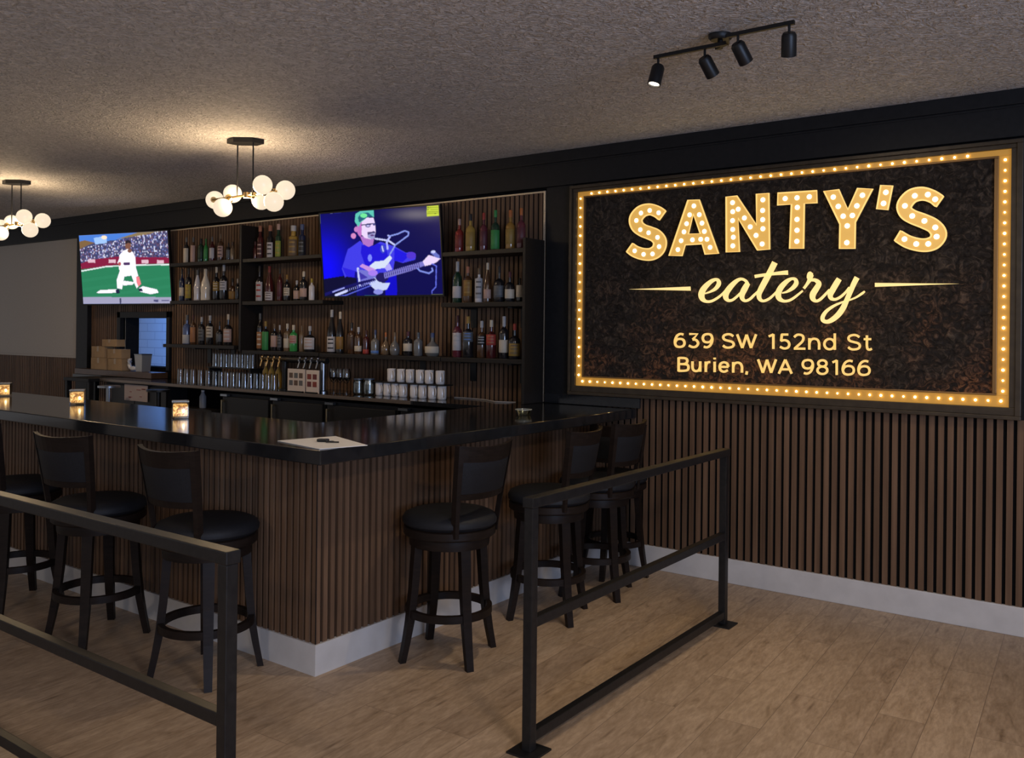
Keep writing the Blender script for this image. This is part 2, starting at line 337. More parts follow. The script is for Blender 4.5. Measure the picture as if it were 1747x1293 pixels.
for k, (u, v) in enumerate(((186, 665), (270, 668))):
    p = atY(u, v, 4.88)
    tag(MB().cyl((p.x, 4.88, 0), (p.x, 4.88, 1.06), .025).lathe([(0, 1.05), (.11, 1.05), (.11, 1.07), (0, 1.07)], 20, 0, Matrix.Translation((p.x, 4.88, 0))).lathe([(0, 0), (.13, 0), (.13, .012), (0, .012)], 20, 0, Matrix.Translation((p.x, 4.88, 0))).build('pedestal_stand', m_chrome if k == 0 else m_met),
        ['thin steel pedestal stand beside the side table', 'dark pedestal stand with round top right of the pale notice'][k], 'stand')
jg = empty('plastic_jug', (atY(346, 690, 5.2).x, 5.2, .8865), 0, 'grey plastic jug on the low shelf left of the coolers', 'jug')
MB().lathe([(0, 0), (.03, 0), (.033, .01), (.033, .11), (.018, .14), (.014, .16), (0, .16)], 14).build('jug_body', mat('grey_plastic', (.22, .24, .28), .4), jg)
MB().cyl((0, 0, .16), (0, 0, .175), .016).build('cap', mat('white_plastic', (.6, .6, .62), .4), jg)
# raised ledge with cardboard boxes, metal bin
tag(MB().bbox((-10.3, 5.365, 1.12), (-8.7, W-.055, 1.185), .004).build('wooden_ledge', noisy('brown_ledge', (.05, .025, .014), (.08, .042, .022), 10, .35, .03, 0, (1, 9, 1))), 'dark brown raised ledge on the back counter below the kitchen pass-through', 'ledge')
def cbox(u0, u1, v0, v1, y, d, lab, z=None):
    a = atY(u0, v1, y); c = atY(u1, v0, y); z0 = z; h = (v1-v0) / F * depth((a.x+c.x)/2, y)
    e = empty('cardboard_box', ((a.x+c.x)/2, y+d/2, z0), 0, lab, 'box', 'cardboard boxes stacked by the kitchen pass-through')
    w = (c.x-a.x)/2
    MB().bbox((-w, -d/2, 0), (w, d/2, h), .003).build('carton', m_card, e)
    MB().box((-.02, -d/2-.0012, h*.55), (.02, -d/2, h)).box((-.02, -d/2, h), (.02, d/2, h+.001)).build('packing_tape', mat('packing_tape', (.30, .22, .13), .3), e)
    return z0 + h + .002
z1 = cbox(155, 180, 608, 628, 5.37, .12, 'brown cardboard box at the left bottom of the stack', 1.187)
z1b = cbox(184, 208, 608, 628, 5.37, .12, 'brown cardboard box at the right bottom of the stack', 1.187)
z2 = cbox(156, 178, 588, 607, 5.38, .11, 'brown cardboard box in the second layer, left side', z1)
z2b = cbox(183, 207, 591, 607, 5.38, .11, 'brown cardboard box in the second layer, right side', z1b)
cbox(174, 199, 577, 589, 5.385, .10, 'small cardboard box topmost on the stack', z2)
p = atY(244, 626, 5.46); bn = empty('metal_container', (p.x, 5.46, 1.187), 0, 'square metal container standing in the kitchen pass-through', 'container')
MB().add([(-.06, -.05, 0), (.06, -.05, 0), (.06, .05, 0), (-.06, .05, 0), (-.075, -.06, .19), (.075, -.06, .19), (.075, .06, .19), (-.075, .06, .19)], [(3, 2, 1, 0), (0, 1, 5, 4), (1, 2, 6, 5), (2, 3, 7, 6), (3, 0, 4, 7)]).build('bin_body', mat('dull_metal', (.36, .36, .36), .4, .5), bn)
MB().tube([(-.075, -.06, .19), (.075, -.06, .19), (.075, .06, .19), (-.075, .06, .19)], .005, 6, 0, True).build('rim', m_chrome, bn)
p = atY(223, 622, 5.42); fg = empty('white_figurine', (p.x, 5.42, 1.187), 0, 'small white swan-like ornament beside the metal container', 'ornament')
MB().sphere((.05, 0, .03), .03, 12, 0, (2, .9, .9)).build('ornament_body', m_white, fg); MB().tube([(0, 0, .03), (-.03, 0, .07), (-.02, 0, .11), (-.03, 0, .13)], [.02, .02, .025, .03], 8).build('ornament_neck', m_white, fg)
# ------------------------------------------------------------------ shelves
YS = 5.348
def shelf(x0, x1, z, lab, th=.035, y1=W-.02, br=()):
    e = empty('wall_shelf', (0, 0, 0), 0, lab, 'shelf', 'black bottle shelves on the slatted wall')
    MB().bbox((x0, YS, z-th), (x1, y1, z), .003).build('board', m_shelf, e)
    for bx_ in br:
        MB().box((bx_-.03, W-.024, z-th-.16), (bx_+.03, W-.0165, z-th-.001)).box((bx_-.02, YS+.06, z-th-.012), (bx_+.02, W-.02, z-th-.001)).build('bracket', m_met, e)
ZA, ZB, ZCc, ZD = (2.352, 1.957, 1.503), (2.348, 1.935, 1.462), 1.457, (2.296, 1.892, 1.457)
shelf(-8.34, -7.18, ZA[0], 'upper shelf left of the tall black divider'); shelf(-8.34, -7.18, ZA[1], 'middle shelf left of the tall black divider')
shelf(-8.46, -7.25, ZA[2], 'lowest shelf left of the divider, reaching the pass-through', br=(-8.0, -7.6))
shelf(-7.13, -6.0, ZB[0], 'upper shelf between the divider and guitarist television'); shelf(-7.13, -5.98, ZB[1], 'middle shelf between the divider and guitarist television')
shelf(-7.13, -6.03, ZB[2], 'lowest shelf right of the divider, above the menu cards')
shelf(-6.02, -4.59, ZCc, 'long low shelf of tequila bottles under the guitarist television', br=(-5.0,))
for i, nm in enumerate(('top', 'middle', 'lowest')):
    shelf((-4.58, -4.59, -4.585)[i], -3.79, ZD[i], nm + ' shelf right of the guitarist television, against the black end board', br=((), (-4.45, -3.95), (-4.45, -3.95))[i])
tag(MB().bbox((-7.165, YS-.01, 1.45), (-7.135, W-.018, 2.68), .003).build('divider_board', m_shelf), 'tall black divider board between the two left shelf columns', 'board')
tag(MB().bbox((-3.785, YS-.01, CT+.001), (-3.76, W-.025, 2.37), .003).build('end_board', m_shelf), 'tall black end board closing the shelves beside the lit sign', 'board')
# ------------------------------------------------------------------ bottles
COL = dict(black=(.012, .011, .012), navy=(.012, .018, .05), dgreen=(.01, .035, .018), green=(0.019, 0.186, 0.037), red=(0.198, 0.019, 0.015), dred=(0.056, 0.009, 0.009), maroon=(0.099, 0.019, 0.028),
 gold=(0.310, 0.192, 0.037), amber=(0.260, 0.136, 0.025), brown=(0.062, 0.028, 0.012), clear=(0.136, 0.130, 0.118), blue=(0.056, 0.081, 0.186), white=(.55, .52, .52), cream=(.62, .54, .42), grey=(0.124, 0.124, 0.124),
 tan=(0.149, 0.099, 0.056), pink=(.50, .33, .27), orange=(0.372, 0.155, 0.056), yellow=(0.384, 0.285, 0.031), lime=(0.248, 0.298, 0.043), silver=(.45, .45, .46), copper=(.40, .16, .09), steel=(.10, .11, .12), bgreen=(0.037, 0.260, 0.062), sky=(.10, .22, .55), redc=(0.384, 0.037, 0.025), orangec=(0.465, 0.136, 0.031))
def gm(c):
    k = 'bottle_glass_' + c
    if k in MC: return MC[k]
    m = mat(k, COL[c], .14, 0, coat=.3); return m
def pm(c): return mat('print_' + c, tuple(.78*q for q in COL[c]), .55)
PROF = {'std': (.60, .74, .32, 1), 'tall': (.56, .70, .30, 1), 'wine': (.58, .74, .30, 1), 'squat': (.50, .66, .24, 1), 'cone': (.42, .86, .30, 1), 'round': (.40, .62, .22, 1), 'cyl': (.62, .68, .5, 1), 'rum': (.66, .78, .30, 1)}
def bottle(kind, x, y, z, h, r, body, label, cap, desc, group, lz=None, stripes=None):
    e = empty('bottle', (x, y, z), 0, desc, 'bottle', group)
    a, b_, nr, _ = PROF[kind]; nr *= r; capz = h*.86
    if kind == 'round': pr = [(0, 0), (r*.7, 0), (r*.92, h*.08), (r, h*.22), (r*.95, h*.36), (r*.7, h*.5), (nr*1.2, b_*h), (nr, h*.7), (nr, capz), (0, capz)]
    elif kind == 'cone': pr = [(0, 0), (r*.92, 0), (r*.97, .01), (r*.93, h*.2), (r, a*h), (r*.8, h*.58), (nr*1.1, b_*h*.92), (nr, capz), (0, capz)]
    else: pr = [(0, 0), (r*.93, 0), (r, .008), (r, a*h), (r*.93, (a+.35*(b_-a))*h), (r*.6, (a+.75*(b_-a))*h), (nr, b_*h), (nr, capz), (0, capz)]
    MB().lathe(pr, 16).build('glass_body', gm(body) if body != 'clearglass' else m_glass, e)
    cr = nr*1.18
    MB().lathe([(0, capz-.012 if kind != 'wine' else h*.76), (cr, capz-.012 if kind != 'wine' else h*.76), (cr, h*.985), (cr*.8, h), (0, h)], 12).build('cap', pm(cap), e)
    if label:
        l0, l1 = lz or (.14*h, a*h*.92)
        lb = MB(); c0 = math.radians(-60)
        rr = (r*1.015 if kind != 'round' else r*1.01)
        lb.lathe([(rr, l0), (rr+.0008, l0+.001), (rr+.0008, l1-.001), (rr, l1)], 10, 0, None, True, c0-1.15, c0+1.15)
        mats = [pm(label)]
        if stripes:
            mats.append(pm(stripes))
            for k in (.2, .52, .78): lb.lathe([(rr+.0016, l0+(l1-l0)*k), (rr+.0016, l0+(l1-l0)*(k+.09))], 10, 1, None, True, c0-.75+.2*k, c0+.7-.1*k)
        lb.build('label', mats, e)
    return e
ORD = ['first', 'second', 'third', 'fourth', 'fifth', 'sixth', 'seventh', 'eighth', 'ninth', 'tenth', 'eleventh']
def row(items, z, where, group, y=5.45):
    for i, it in enumerate(items):
        u, hp, wp, kind, body, label, cap, look = it[:8]; kw = it[8] if len(it) > 8 else {}
        p = atY(u, 500, y); d = depth(p.x, y); h = hp*d/F; r = wp*d/F/2*1.02
        lz = kw.get('lz'); lz = (lz[0]*h, lz[1]*h) if lz else None
        bottle(kind, p.x, y + (.0 if i % 2 else .012), z, h, r, body, label, cap, look + ', ' + ORD[i] + ' on ' + where, group, lz, kw.get('s'))
row([(315.5, 45, 9, 'std', 'black', 'cream', 'grey', 'black bottle with cream label', dict(lz=(.03, .58))), (329, 44, 8.5, 'std', 'brown', 'pink', 'grey', 'brown bottle with copper-pink label', dict(lz=(.03, .68))), (340.5, 41, 10, 'rum', 'dgreen', 'dgreen', 'black', 'dark green bottle'), (350.5, 40, 7, 'std', 'green', 'bgreen', 'green', 'bright green bottle'),
 (359.5, 43, 9, 'std', 'dred', 'white', 'grey', 'dark red bottle with white strip'), (375.7, 47, 10, 'std', 'brown', 'pink', 'tan', 'brown bottle with rosy label', dict(s='dred')), (387.5, 31, 7.5, 'rum', 'black', 'steel', 'black', 'short black bottle'), (396, 32, 7, 'cyl', 'tan', None, 'brown', 'short tan bottle')],
 ZA[0]+.001, 'top-left shelf', 'bottles on the upper left shelf')
row([(308.7, 55, 9, 'std', 'navy', 'cream', 'black', 'navy bottle with cream patch', dict(lz=(.16, .42))), (321.6, 56, 10.5, 'std', 'black', 'yellow', 'black', 'black bottle with yellow label', dict(lz=(.08, .5), s='gold')), (335, 53, 12, 'cone', 'white', None, 'grey', 'grey-white tapered bottle'), (350.5, 54, 16, 'cone', 'cream', None, 'cream', 'cream tapered bottle'),
 (367.4, 57, 11.5, 'tall', 'black', 'gold', 'cream', 'black bottle with gold label', dict(lz=(.28, .55), s='cream')), (381.6, 60, 13, 'tall', 'black', 'white', 'silver', 'black bottle with white lettered label', dict(lz=(.28, .54), s='grey')), (395, 37, 12, 'squat', 'brown', 'amber', 'black', 'squat dark brown bottle', dict(lz=(.05, .4))), (405.5, 36, 8, 'std', 'black', None, 'silver', 'slim black bottle with silver collar')],
 ZA[1]+.001, 'middle-left shelf', 'bottles on the middle left shelf')
row([(318, 50, 14, 'tall', 'blue', 'silver', 'grey', 'pale blue vodka-style bottle', dict(lz=(.02, .32))), (330.4, 51, 10, 'std', 'brown', 'orange', 'dred', 'brown bottle with orange label', dict(lz=(.07, .57))), (343, 47, 11, 'std', 'black', 'grey', 'silver', 'dark bottle with engraved print', dict(s='black')), (359, 50, 12, 'std', 'black', 'cream', 'silver', 'black bottle with cream label', dict(lz=(.25, .62), s='tan')),
 (373.6, 40, 11, 'squat', 'black', 'steel', 'black', 'squat black bottle with grey label'), (390, 53, 15, 'squat', 'black', 'pink', 'cream', 'broad dark bottle with pale pink label', dict(lz=(.1, .52), s='white'))],
 ZA[2]+.001, 'lowest-left shelf', 'bottles on the lower left shelf')
row([(433, 31, 7, 'cyl', 'dred', None, 'dred', 'short dark red bottle'), (443, 57, 10, 'cyl', 'dred', 'dred', 'copper', 'dark red bottle with copper top', dict(lz=(.05, .5), s='pink')), (458.5, 57, 11, 'cyl', 'black', 'white', 'copper', 'black bottle with white strip and copper top', dict(lz=(.03, .48), s='black')), (474, 58, 10, 'cyl', 'dgreen', 'lime', 'pink', 'bottle with yellow-green label and pink top', dict(lz=(.03, .5), s='yellow')),
 (498, 54, 16, 'cyl', 'gold', 'tan', 'silver', 'gold cylinder bottle with pale top', dict(lz=(.03, .55), s='gold')), (514.5, 55, 12, 'cyl', 'navy', 'black', 'blue', 'dark navy bottle with blue top', dict(lz=(.05, .5), s='steel'))],
 ZB[0]+.001, 'top-centre shelf', 'bottles on the upper middle shelf')
row([(441, 61, 12, 'tall', 'black', 'white', 'black', 'dark bottle with white, green and red label', dict(lz=(.02, .55), s='redc')), (459.5, 60, 14, 'cone', 'dred', 'white', 'red', 'red tapered bottle with white striped label', dict(lz=(.03, .27), s='dred')), (475.5, 57, 9, 'std', 'dred', 'maroon', 'black', 'dark red slim bottle'), (489.6, 45, 11, 'std', 'black', 'cream', 'amber', 'black bottle with cream label', dict(lz=(.2, .5), s='tan')),
 (504.7, 35, 11, 'std', 'black', 'pink', 'silver', 'short black bottle with pink label', dict(lz=(.1, .5))), (518, 50, 13, 'std', 'black', 'pink', 'cream', 'black bottle with large pink label and gold neck', dict(lz=(.13, .42))), (530, 38, 10, 'std', 'white', None, 'yellow', 'white bottle with yellow cap')],
 ZB[1]+.001, 'middle-centre shelf', 'bottles on the middle shelf beside the television')
row([(442.6, 63, 10.5, 'std', 'black', 'orange', 'steel', 'tall black bottle with orange and cream label', dict(lz=(.05, .5), s='cream')), (454, 50, 12, 'std', 'black', 'bgreen', 'gold', 'black bottle with green label', dict(lz=(.02, .64))), (467.4, 46, 12, 'std', 'black', 'pink', 'tan', 'dark bottle with rosy label', dict(lz=(.14, .56))), (478, 44, 8, 'std', 'black', 'grey', 'silver', 'slim dark bottle with spotted label', dict(s='black')),
 (489.3, 47, 12, 'std', 'tan', 'cream', 'cream', 'clear bottle with cream label', dict(lz=(.12, .46))), (501.6, 45, 13.5, 'std', 'bgreen', 'pink', 'cream', 'green bottle with red and pink label', dict(lz=(.3, .6), s='redc')), (514, 44, 9, 'std', 'tan', None, 'tan', 'slim tan bottle'), (529.5, 44, 19, 'squat', 'black', 'white', 'silver', 'wide dark bottle with white label', dict(lz=(.1, .55), s='pink'))],
 ZB[2]+.001, 'lowest-centre shelf', 'bottles on the lower middle shelf')
row([(565, 74, 15, 'cone', 'black', 'white', 'silver', 'tall black-and-white swirled bottle', dict(lz=(.03, .38), s='black')), (581, 71, 13, 'cone', 'black', 'amber', 'cream', 'tall black bottle with gold base', dict(lz=(.1, .4))), (599, 53, 14, 'std', 'brown', 'brown', 'black', 'dim brown bottle'), (612.4, 46, 13, 'std', 'brown', 'cream', 'silver', 'brown bottle with small cream label', dict(lz=(.1, .3))), (624, 41, 11, 'std', 'dred', 'redc', 'dred', 'dark red bottle with bright red foot', dict(lz=(.02, .2))),
 (641, 42, 14, 'squat', 'clear', 'sky', 'blue', 'clear bottle with blue cap', dict(lz=(.05, .16))), (657.5, 38, 16, 'round', 'tan', None, 'orangec', 'round amber bottle with orange cap'), (674.5, 39, 17, 'round', 'clear', None, 'tan', 'round smoky bottle with tan stopper'), (695.5, 41, 16, 'std', 'black', 'cream', 'maroon', 'black bottle with oval cream label and red neck', dict(lz=(.18, .5))),
 (714.5, 40, 15, 'std', 'grey', None, 'steel', 'ribbed grey glass bottle'), (737, 40, 25, 'round', 'clear', 'cream', 'blue', 'wide round clear bottle with blue neck', dict(lz=(.14, .42)))],
 ZCc+.001, 'shelf under television', 'bottles on the long shelf under the television')
row([(781, 58, 14.5, 'tall', 'red', 'red', 'pink', 'red syrup bottle with pale neck'), (801.5, 65, 16.5, 'tall', 'gold', 'gold', 'black', 'golden yellow bottle with black cap'), (822.5, 66, 13.5, 'tall', 'maroon', 'maroon', 'redc', 'maroon bottle with red cap'), (844, 69, 15.5, 'tall', 'dgreen', 'bgreen', 'bgreen', 'green bottle with green cap', dict(lz=(.03, .5))), (868, 68, 16.5, 'tall', 'amber', 'gold', 'orangec', 'amber bottle with orange cap'), (888, 70, 15, 'tall', 'maroon', 'maroon', 'orangec', 'red-brown bottle with orange cap')],
 ZD[0]+.001, 'top-right shelf', 'bottles on the upper right shelf')
row([(778.5, 71, 16, 'wine', 'dgreen', 'white', 'silver', 'dark green wine bottle with white label', dict(lz=(.12, .4))), (798, 62, 15, 'std', 'brown', 'amber', 'copper', 'brown bottle with arched amber label', dict(lz=(.18, .62), s='gold')), (815.5, 59, 14, 'std', 'white', 'silver', 'tan', 'white labelled bottle', dict(lz=(.12, .7), s='grey')), (831.5, 68, 13, 'cone', 'brown', 'pink', 'cream', 'tapered bottle with pink label and gold neck', dict(lz=(.1, .33))),
 (850, 62, 19, 'squat', 'black', 'steel', 'black', 'broad black bottle with grey label', dict(s='grey')), (869.7, 52, 17, 'squat', 'black', 'cream', 'maroon', 'squat black bottle with cream label', dict(lz=(.12, .42))), (885, 41, 12, 'squat', 'black', 'cream', 'black', 'small black bottle with tan label', dict(lz=(.2, .7)))],
 ZD[1]+.001, 'middle-right shelf', 'bottles on the middle right shelf')
row([(779.4, 71, 16, 'std', 'maroon', 'white', 'dred', 'red-brown bottle with tall white label', dict(lz=(.16, .58), s='silver')), (799.5, 70, 18, 'tall', 'black', 'steel', 'gold', 'dark square-shouldered bottle with slanted blue label', dict(lz=(.38, .62), s='sky')), (821, 63, 16, 'tall', 'brown', 'black', 'silver', 'dark bottle with slanted silver label', dict(lz=(.35, .6), s='silver')), (839, 65, 17, 'tall', 'dred', 'redc', 'cream', 'dark bottle with slanted red label', dict(lz=(.34, .62), s='orange')),
 (859, 72, 17, 'wine', 'black', 'cream', 'silver', 'black wine bottle with cream label', dict(lz=(.14, .44))), (879, 60, 20, 'squat', 'black', 'gold', 'redc', 'squat dark bottle with yellow label and red neck', dict(lz=(.08, .44), s='tan'))],
 ZD[2]+.001, 'lowest-right shelf', 'bottles on the lower right shelf')
# ------------------------------------------------------------------ things on the back counter
BZ = 1.119
def tumbler(h, r): return MB().lathe([(0, h), (r*.82, h), (r*.86, h-.006), (r, .0), (r*.93, .0), (r*.8, h-.012), (0, h-.012)], 14)
g0 = None; cnt = 0
def glass_at(x, y, z, lab, grp):
    global g0
    if g0 is None: g0 = tumbler(.14, .036).build('drinking_glass', m_glass); o = g0
    else: o = g0.copy(); C.objects.link(o)
    o.location = (x, y, z); tag(o, lab, 'glass', grp)
for i, u in enumerate(range(368, 470, 10)):
    p = atY(u, 650, 5.22); glass_at(p.x, 5.22, BZ+.001, 'clear tumbler upside down in the front row on the back counter', 'upturned tumblers on the back counter')
for i, u in enumerate(range(368, 432, 9)):
    p = atY(u, 610, 5.36); glass_at(p.x, 5.36, 1.291, 'clear tumbler upside down on the raised glass rack', 'tumblers on the raised rack')
for i, u in enumerate((308, 319, 330, 343, 356)):
    p = atY(u, 640, 5.28); glass_at(p.x, 5.28, BZ+.001, 'clear tumbler in the loose cluster left of the tumbler row', 'loose tumblers left of the row')
rk = empty('glass_rack', (0, 0, 0), 0, 'dark raised rack carrying upturned tumblers on the back counter', 'rack')
xa, xb = atY(362, 620, 5.36).x, atY(436, 620, 5.36).x
MB().bbox((xa, 5.30, 1.278), (xb, 5.46, 1.29), .003).build('board', m_met, rk)
for x in (xa+.02, xb-.02): MB().box((x-.008, 5.31, BZ), (x+.008, 5.45, 1.278)).build('leg', m_met, rk)
# beer tap tower
tt = empty('beer_tap_tower', (0, 0, 0), 0, 'steel beer tap tower with two columns and a row of brass faucets', 'tap tower')
yt = 5.22
xc = [atY(486, 640, yt).x, atY(551.5, 640, yt).x]; xl = atY(446, 612, yt).x
for x, mm in ((xc[0], m_met), (xc[1], m_chrome)):
    MB().cyl((x, yt, BZ), (x, yt, 1.40), .023, 16, 0).lathe([(.023, 0), (.045, 0), (.045, .012), (.023, .02)], 16, 0, Matrix.Translation((x, yt, BZ))).build('column', mm, tt)
MB().cyl((xl, yt, 1.395), (xc[1]+.05, yt, 1.395), .026, 16).build('beam', m_met, tt)
for u in (450, 460, 470, 480, 514, 524, 534, 545):
    x = atY(u, 612, yt-.06).x; fb = MB()
    fb.cyl((x, yt-.02, 1.395), (x, yt-.09, 1.395), .009).cyl((x, yt-.075, 1.40), (x, yt-.10, 1.33), .007).sphere((x, yt-.075, 1.415), .012, 10)
    fb.build('faucet', m_brass if u < 500 else m_chrome, tt)
for u in (452, 462, 474):
    x = atY(u, 625, yt+.08).x; e = empty('bottle', (x, yt+.09, BZ), 0, 'yellow-gold bottle standing behind the brass taps', 'bottle', 'gold bottles behind the taps')
    MB().lathe([(0, 0), (.03, 0), (.03, .15), (.012, .19), (.012, .235), (0, .235)], 14).build('glass_body', gm('gold'), e)
    MB().lathe([(0, .235), (.014, .235), (.014, .25), (0, .25)], 12).build('cap', pm('gold'), e)
def card(u0, u1, v0, v1, y, red, lab):
    a = atY(u0, v1, y); c = atY(u1, v0, y); e = empty('menu_card', (0, 0, 0), 0, lab, 'menu card', 'menu cards in front of the taps')
    MB().box((a.x, y, BZ), (c.x, y+.008, c.z)).build('board', mat('cream_board', (.55, .47, .40), .6), e)
    pc = MB(); w = (c.x-a.x)
    for i in range(3 if not red else 2):
        for j in range(2):
            n_ = 3 if not red else 2; x = a.x + w*(.1+i*.86/n_); z = c.z-.035-j*.065; pc.box((x, y-.002, z-.045), (x+w*.62/n_, y, z), (i+j) % 2)
    pc.build('pictures', [mat('photo_red' if red else 'photo_brown', (.18, .03, .02) if red else (.10, .06, .04), .5), mat('photo_grey' if not red else 'photo_maroon', (.10, .10, .10) if not red else (.11, .02, .02), .5)], e)
    MB().box((a.x+.01, y-.02, BZ), (c.x-.01, y+.03, BZ+.008)).build('foot', m_met, e)
card(490.5, 520, 630, 664, 5.12, False, 'cream menu card with small brown pictures in front of taps'); card(522, 544, 632, 664, 5.12, True, 'cream menu card with dark red pictures in front of taps')
for i, u in enumerate((569, 580, 591)):
    p = atY(u, 650, 5.25); e = empty('wine_glass', (p.x, 5.25, BZ), 0, 'clear stemmed glass right of the tap tower', 'glass', 'stemmed glasses beside the tap tower')
    MB().lathe([(0, 0), (.034, 0), (.034, .003), (.004, .006), (.004, .09), (.02, .10), (.037, .14), (.036, .18), (.03, .215), (.028, .215), (.034, .18), (.034, .14), (0, .105)], 14).build('bowl_and_stem', m_glass, e)
for i, (u, hh) in enumerate(((612, .125), (630, .13))):
    p = atY(u, 665, 5.3); e = empty('glass_jar', (p.x, 5.3, BZ), 0, ['wide patterned glass jar left of the white mugs', 'patterned glass jar touching the lower row of white mugs'][i], 'jar')
    pr = [(0, 0), (.04, 0)] + [(.048 + .002*(k % 2), .01 + k*.01) for k in range(10)] + [(.04, hh-.01), (.042, hh), (.038, hh), (.036, hh-.012), (.044, .08), (.042, .012), (0, .012)]
    MB().lathe(pr, 18).build('jar_body', glass('frosted_glass', (.72, .78, .76), .5, .15), e)
    MB().lathe([(0, hh+.012), (.045, hh+.01), (.045, hh), (0, hh)], 18).build('lid', mat('blue_grey_lid', (.05, .07, .11), .3), e)
# mugs
MUG = None
def mug(x, y, z, rz, lab, grp):
    global MUG
    if MUG is None:
        MUG = empty('coffee_mug', (x, y, z), rz, lab, 'mug', grp)
        MB().lathe([(0, 0), (.031, 0), (.035, .004), (.037, .02), (.037, .105), (.035, .108), (.033, .105), (.033, .008), (0, .008)], 20).build('cup', m_ceramic, MUG)
        MB().tube([(.039, 0, .088), (.055, 0, .090), (.068, 0, .075), (.070, 0, .052), (.062, 0, .034), (.04, 0, .024)], .0055, 8, 0, False, (0, 1, 0)).build('handle', m_ceramic, MUG)
        return
    o = copy_tree(MUG); o.location = (x, y, z); o.rotation_euler = (0, 0, rz); tag(o, lab, 'mug', grp)
rnd = random.Random(9)
for i, u in enumerate((648, 661.5, 675, 688, 707, 721.5, 738, 754)):
    p = atY(u, 665, 5.33); mug(p.x, 5.33, BZ, rnd.uniform(-.56, -.46), 'white ceramic mug in the bottom tier, %s from the left' % ORD[i], 'white mugs in the bottom tier')
for i, u in enumerate((668, 684.5, 700, 717, 732.5, 751)):
    p = atY(u, 640, 5.33); mug(p.x, 5.33, BZ+.122, rnd.uniform(-.56, -.46), 'white ceramic mug in the upper tier, %s from the left' % ORD[i], 'white mugs in the upper tier')
xa, xb = atY(637, 650, 5.33).x, atY(764, 650, 5.33).x
tag(MB().bbox((xa, 5.28, BZ+.111), (xb, 5.40, BZ+.120), .003).build('mug_tray', m_met), 'thin black tray between the two tiers of white mugs', 'tray')
cbp = [atZ(775, 678, 1.122), atZ(800, 678.5, 1.122), atZ(828, 682, 1.122), atZ(845, 685.5, 1.122), atZ(880, 686.5, 1.122)]
cbp = [Vector((q.x, min(q.y, W-.06), CT+.004 if q.x > -3.9 else 1.123)) for q in cbp]
tag(MB().tube(cbp, .005, 6).build('power_cord', mat('grey_cord', (.35, .32, .29), .5)), 'thin pale cord lying along the back counter right of the mugs', 'cord')
# ------------------------------------------------------------------ things on the bar
def candle(u, v, lab):
    p = atZ(u, v, CT); e = empty('votive_candle', (p.x, p.y, CT+.001), 1.0, lab, 'candle', 'square glass candles on the bar')
    s_ = .047
    MB().bbox((-s_, -s_, 0), (s_, s_, .012), .003).bbox((-s_, -s_, .012), (-s_+.003, s_, .10), .001).bbox((s_-.003, -s_, .012), (s_, s_, .10), .001).bbox((-s_, -s_, .012), (s_, -s_+.003, .10), .001).bbox((-s_, s_-.003, .012), (s_, s_, .10), .001).build('glass_holder', glass('votive_glass', (1, .9, .7), .15), e)
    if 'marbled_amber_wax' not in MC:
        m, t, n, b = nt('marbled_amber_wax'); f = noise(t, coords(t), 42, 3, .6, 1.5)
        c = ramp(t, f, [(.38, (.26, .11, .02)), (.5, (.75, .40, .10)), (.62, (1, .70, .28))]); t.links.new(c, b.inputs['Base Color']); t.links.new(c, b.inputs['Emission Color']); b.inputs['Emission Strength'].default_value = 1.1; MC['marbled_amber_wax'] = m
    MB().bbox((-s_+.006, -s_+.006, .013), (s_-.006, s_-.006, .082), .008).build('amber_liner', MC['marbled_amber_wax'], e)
    MB().sphere((.018, -s_+.004, .045), .008, 10, 0, (1, .4, 1.5)).build('flame', mat('candle_flame', (1, .8, .4), .5, 0, (1, .8, .42), 7), e)
    MB().tube([(-s_, -s_, .10), (s_, -s_, .10), (s_, s_, .10), (-s_, s_, .10)], .0022, 4, 0, True).build('rim', mat('tin_rim', (.3, .28, .24), .4, .7), e)
candle(307.5, 713, 'lit square glass candle nearest the bar corner'); candle(132, 689.5, 'lit square glass candle in the middle of the three'); candle(7, 675.5, 'lit square glass candle at the far left end of the bar')
q = [atZ(473.5, 752.8, CT), atZ(572.5, 745, CT), atZ(627, 760.5, CT), atZ(545, 767, CT)]
pm_ = MB(); prism(pm_, [(a.x, a.y) for a in q], CT+.001, CT+.0035)
tag(pm_.build('paper_menu', m_paper), 'white paper menu lying on the bar corner', 'menu')
a = atZ(551, 755, CT); kx = empty('key_fob', (a.x, a.y, CT+.0045), .6, 'small black key fob lying on the white paper menu', 'key fob')
MB().bbox((-.028, -.015, 0), (.028, .015, .014), .006).build('fob', m_met, kx); MB().tube([(.028+.012+.012*math.cos(k), .012*math.sin(k), .003) for k in [i*PI/6 for i in range(12)]], .0015, 6, 0, True).build('ring', m_chrome, kx)
a, c_ = atZ(556, 757, CT), atZ(578, 757.5, CT)
tag(MB().cyl((a.x, a.y, CT+.009), (c_.x, c_.y, CT+.009), .0035, 8).build('pen', m_met), 'slim dark pen lying on the white paper menu', 'pen')
a = atZ(893, 708, CT); ds = empty('glass_dish', (a.x, a.y, CT+.001), 0, 'small round glass dish on the bar near the wall', 'dish')
MB().lathe([(0, 0), (.04, 0), (.055, .035), (.05, .035), (.036, .006), (0, .006)], 20).build('bowl', glass('dish_glass', (.9, .95, .8), .5, .1), ds)
MB().lathe([(.05, .034), (.056, .034), (.056, .038), (.05, .038)], 20).build('rim', mat('pale_rim', (.5, .48, .38), .3), ds)
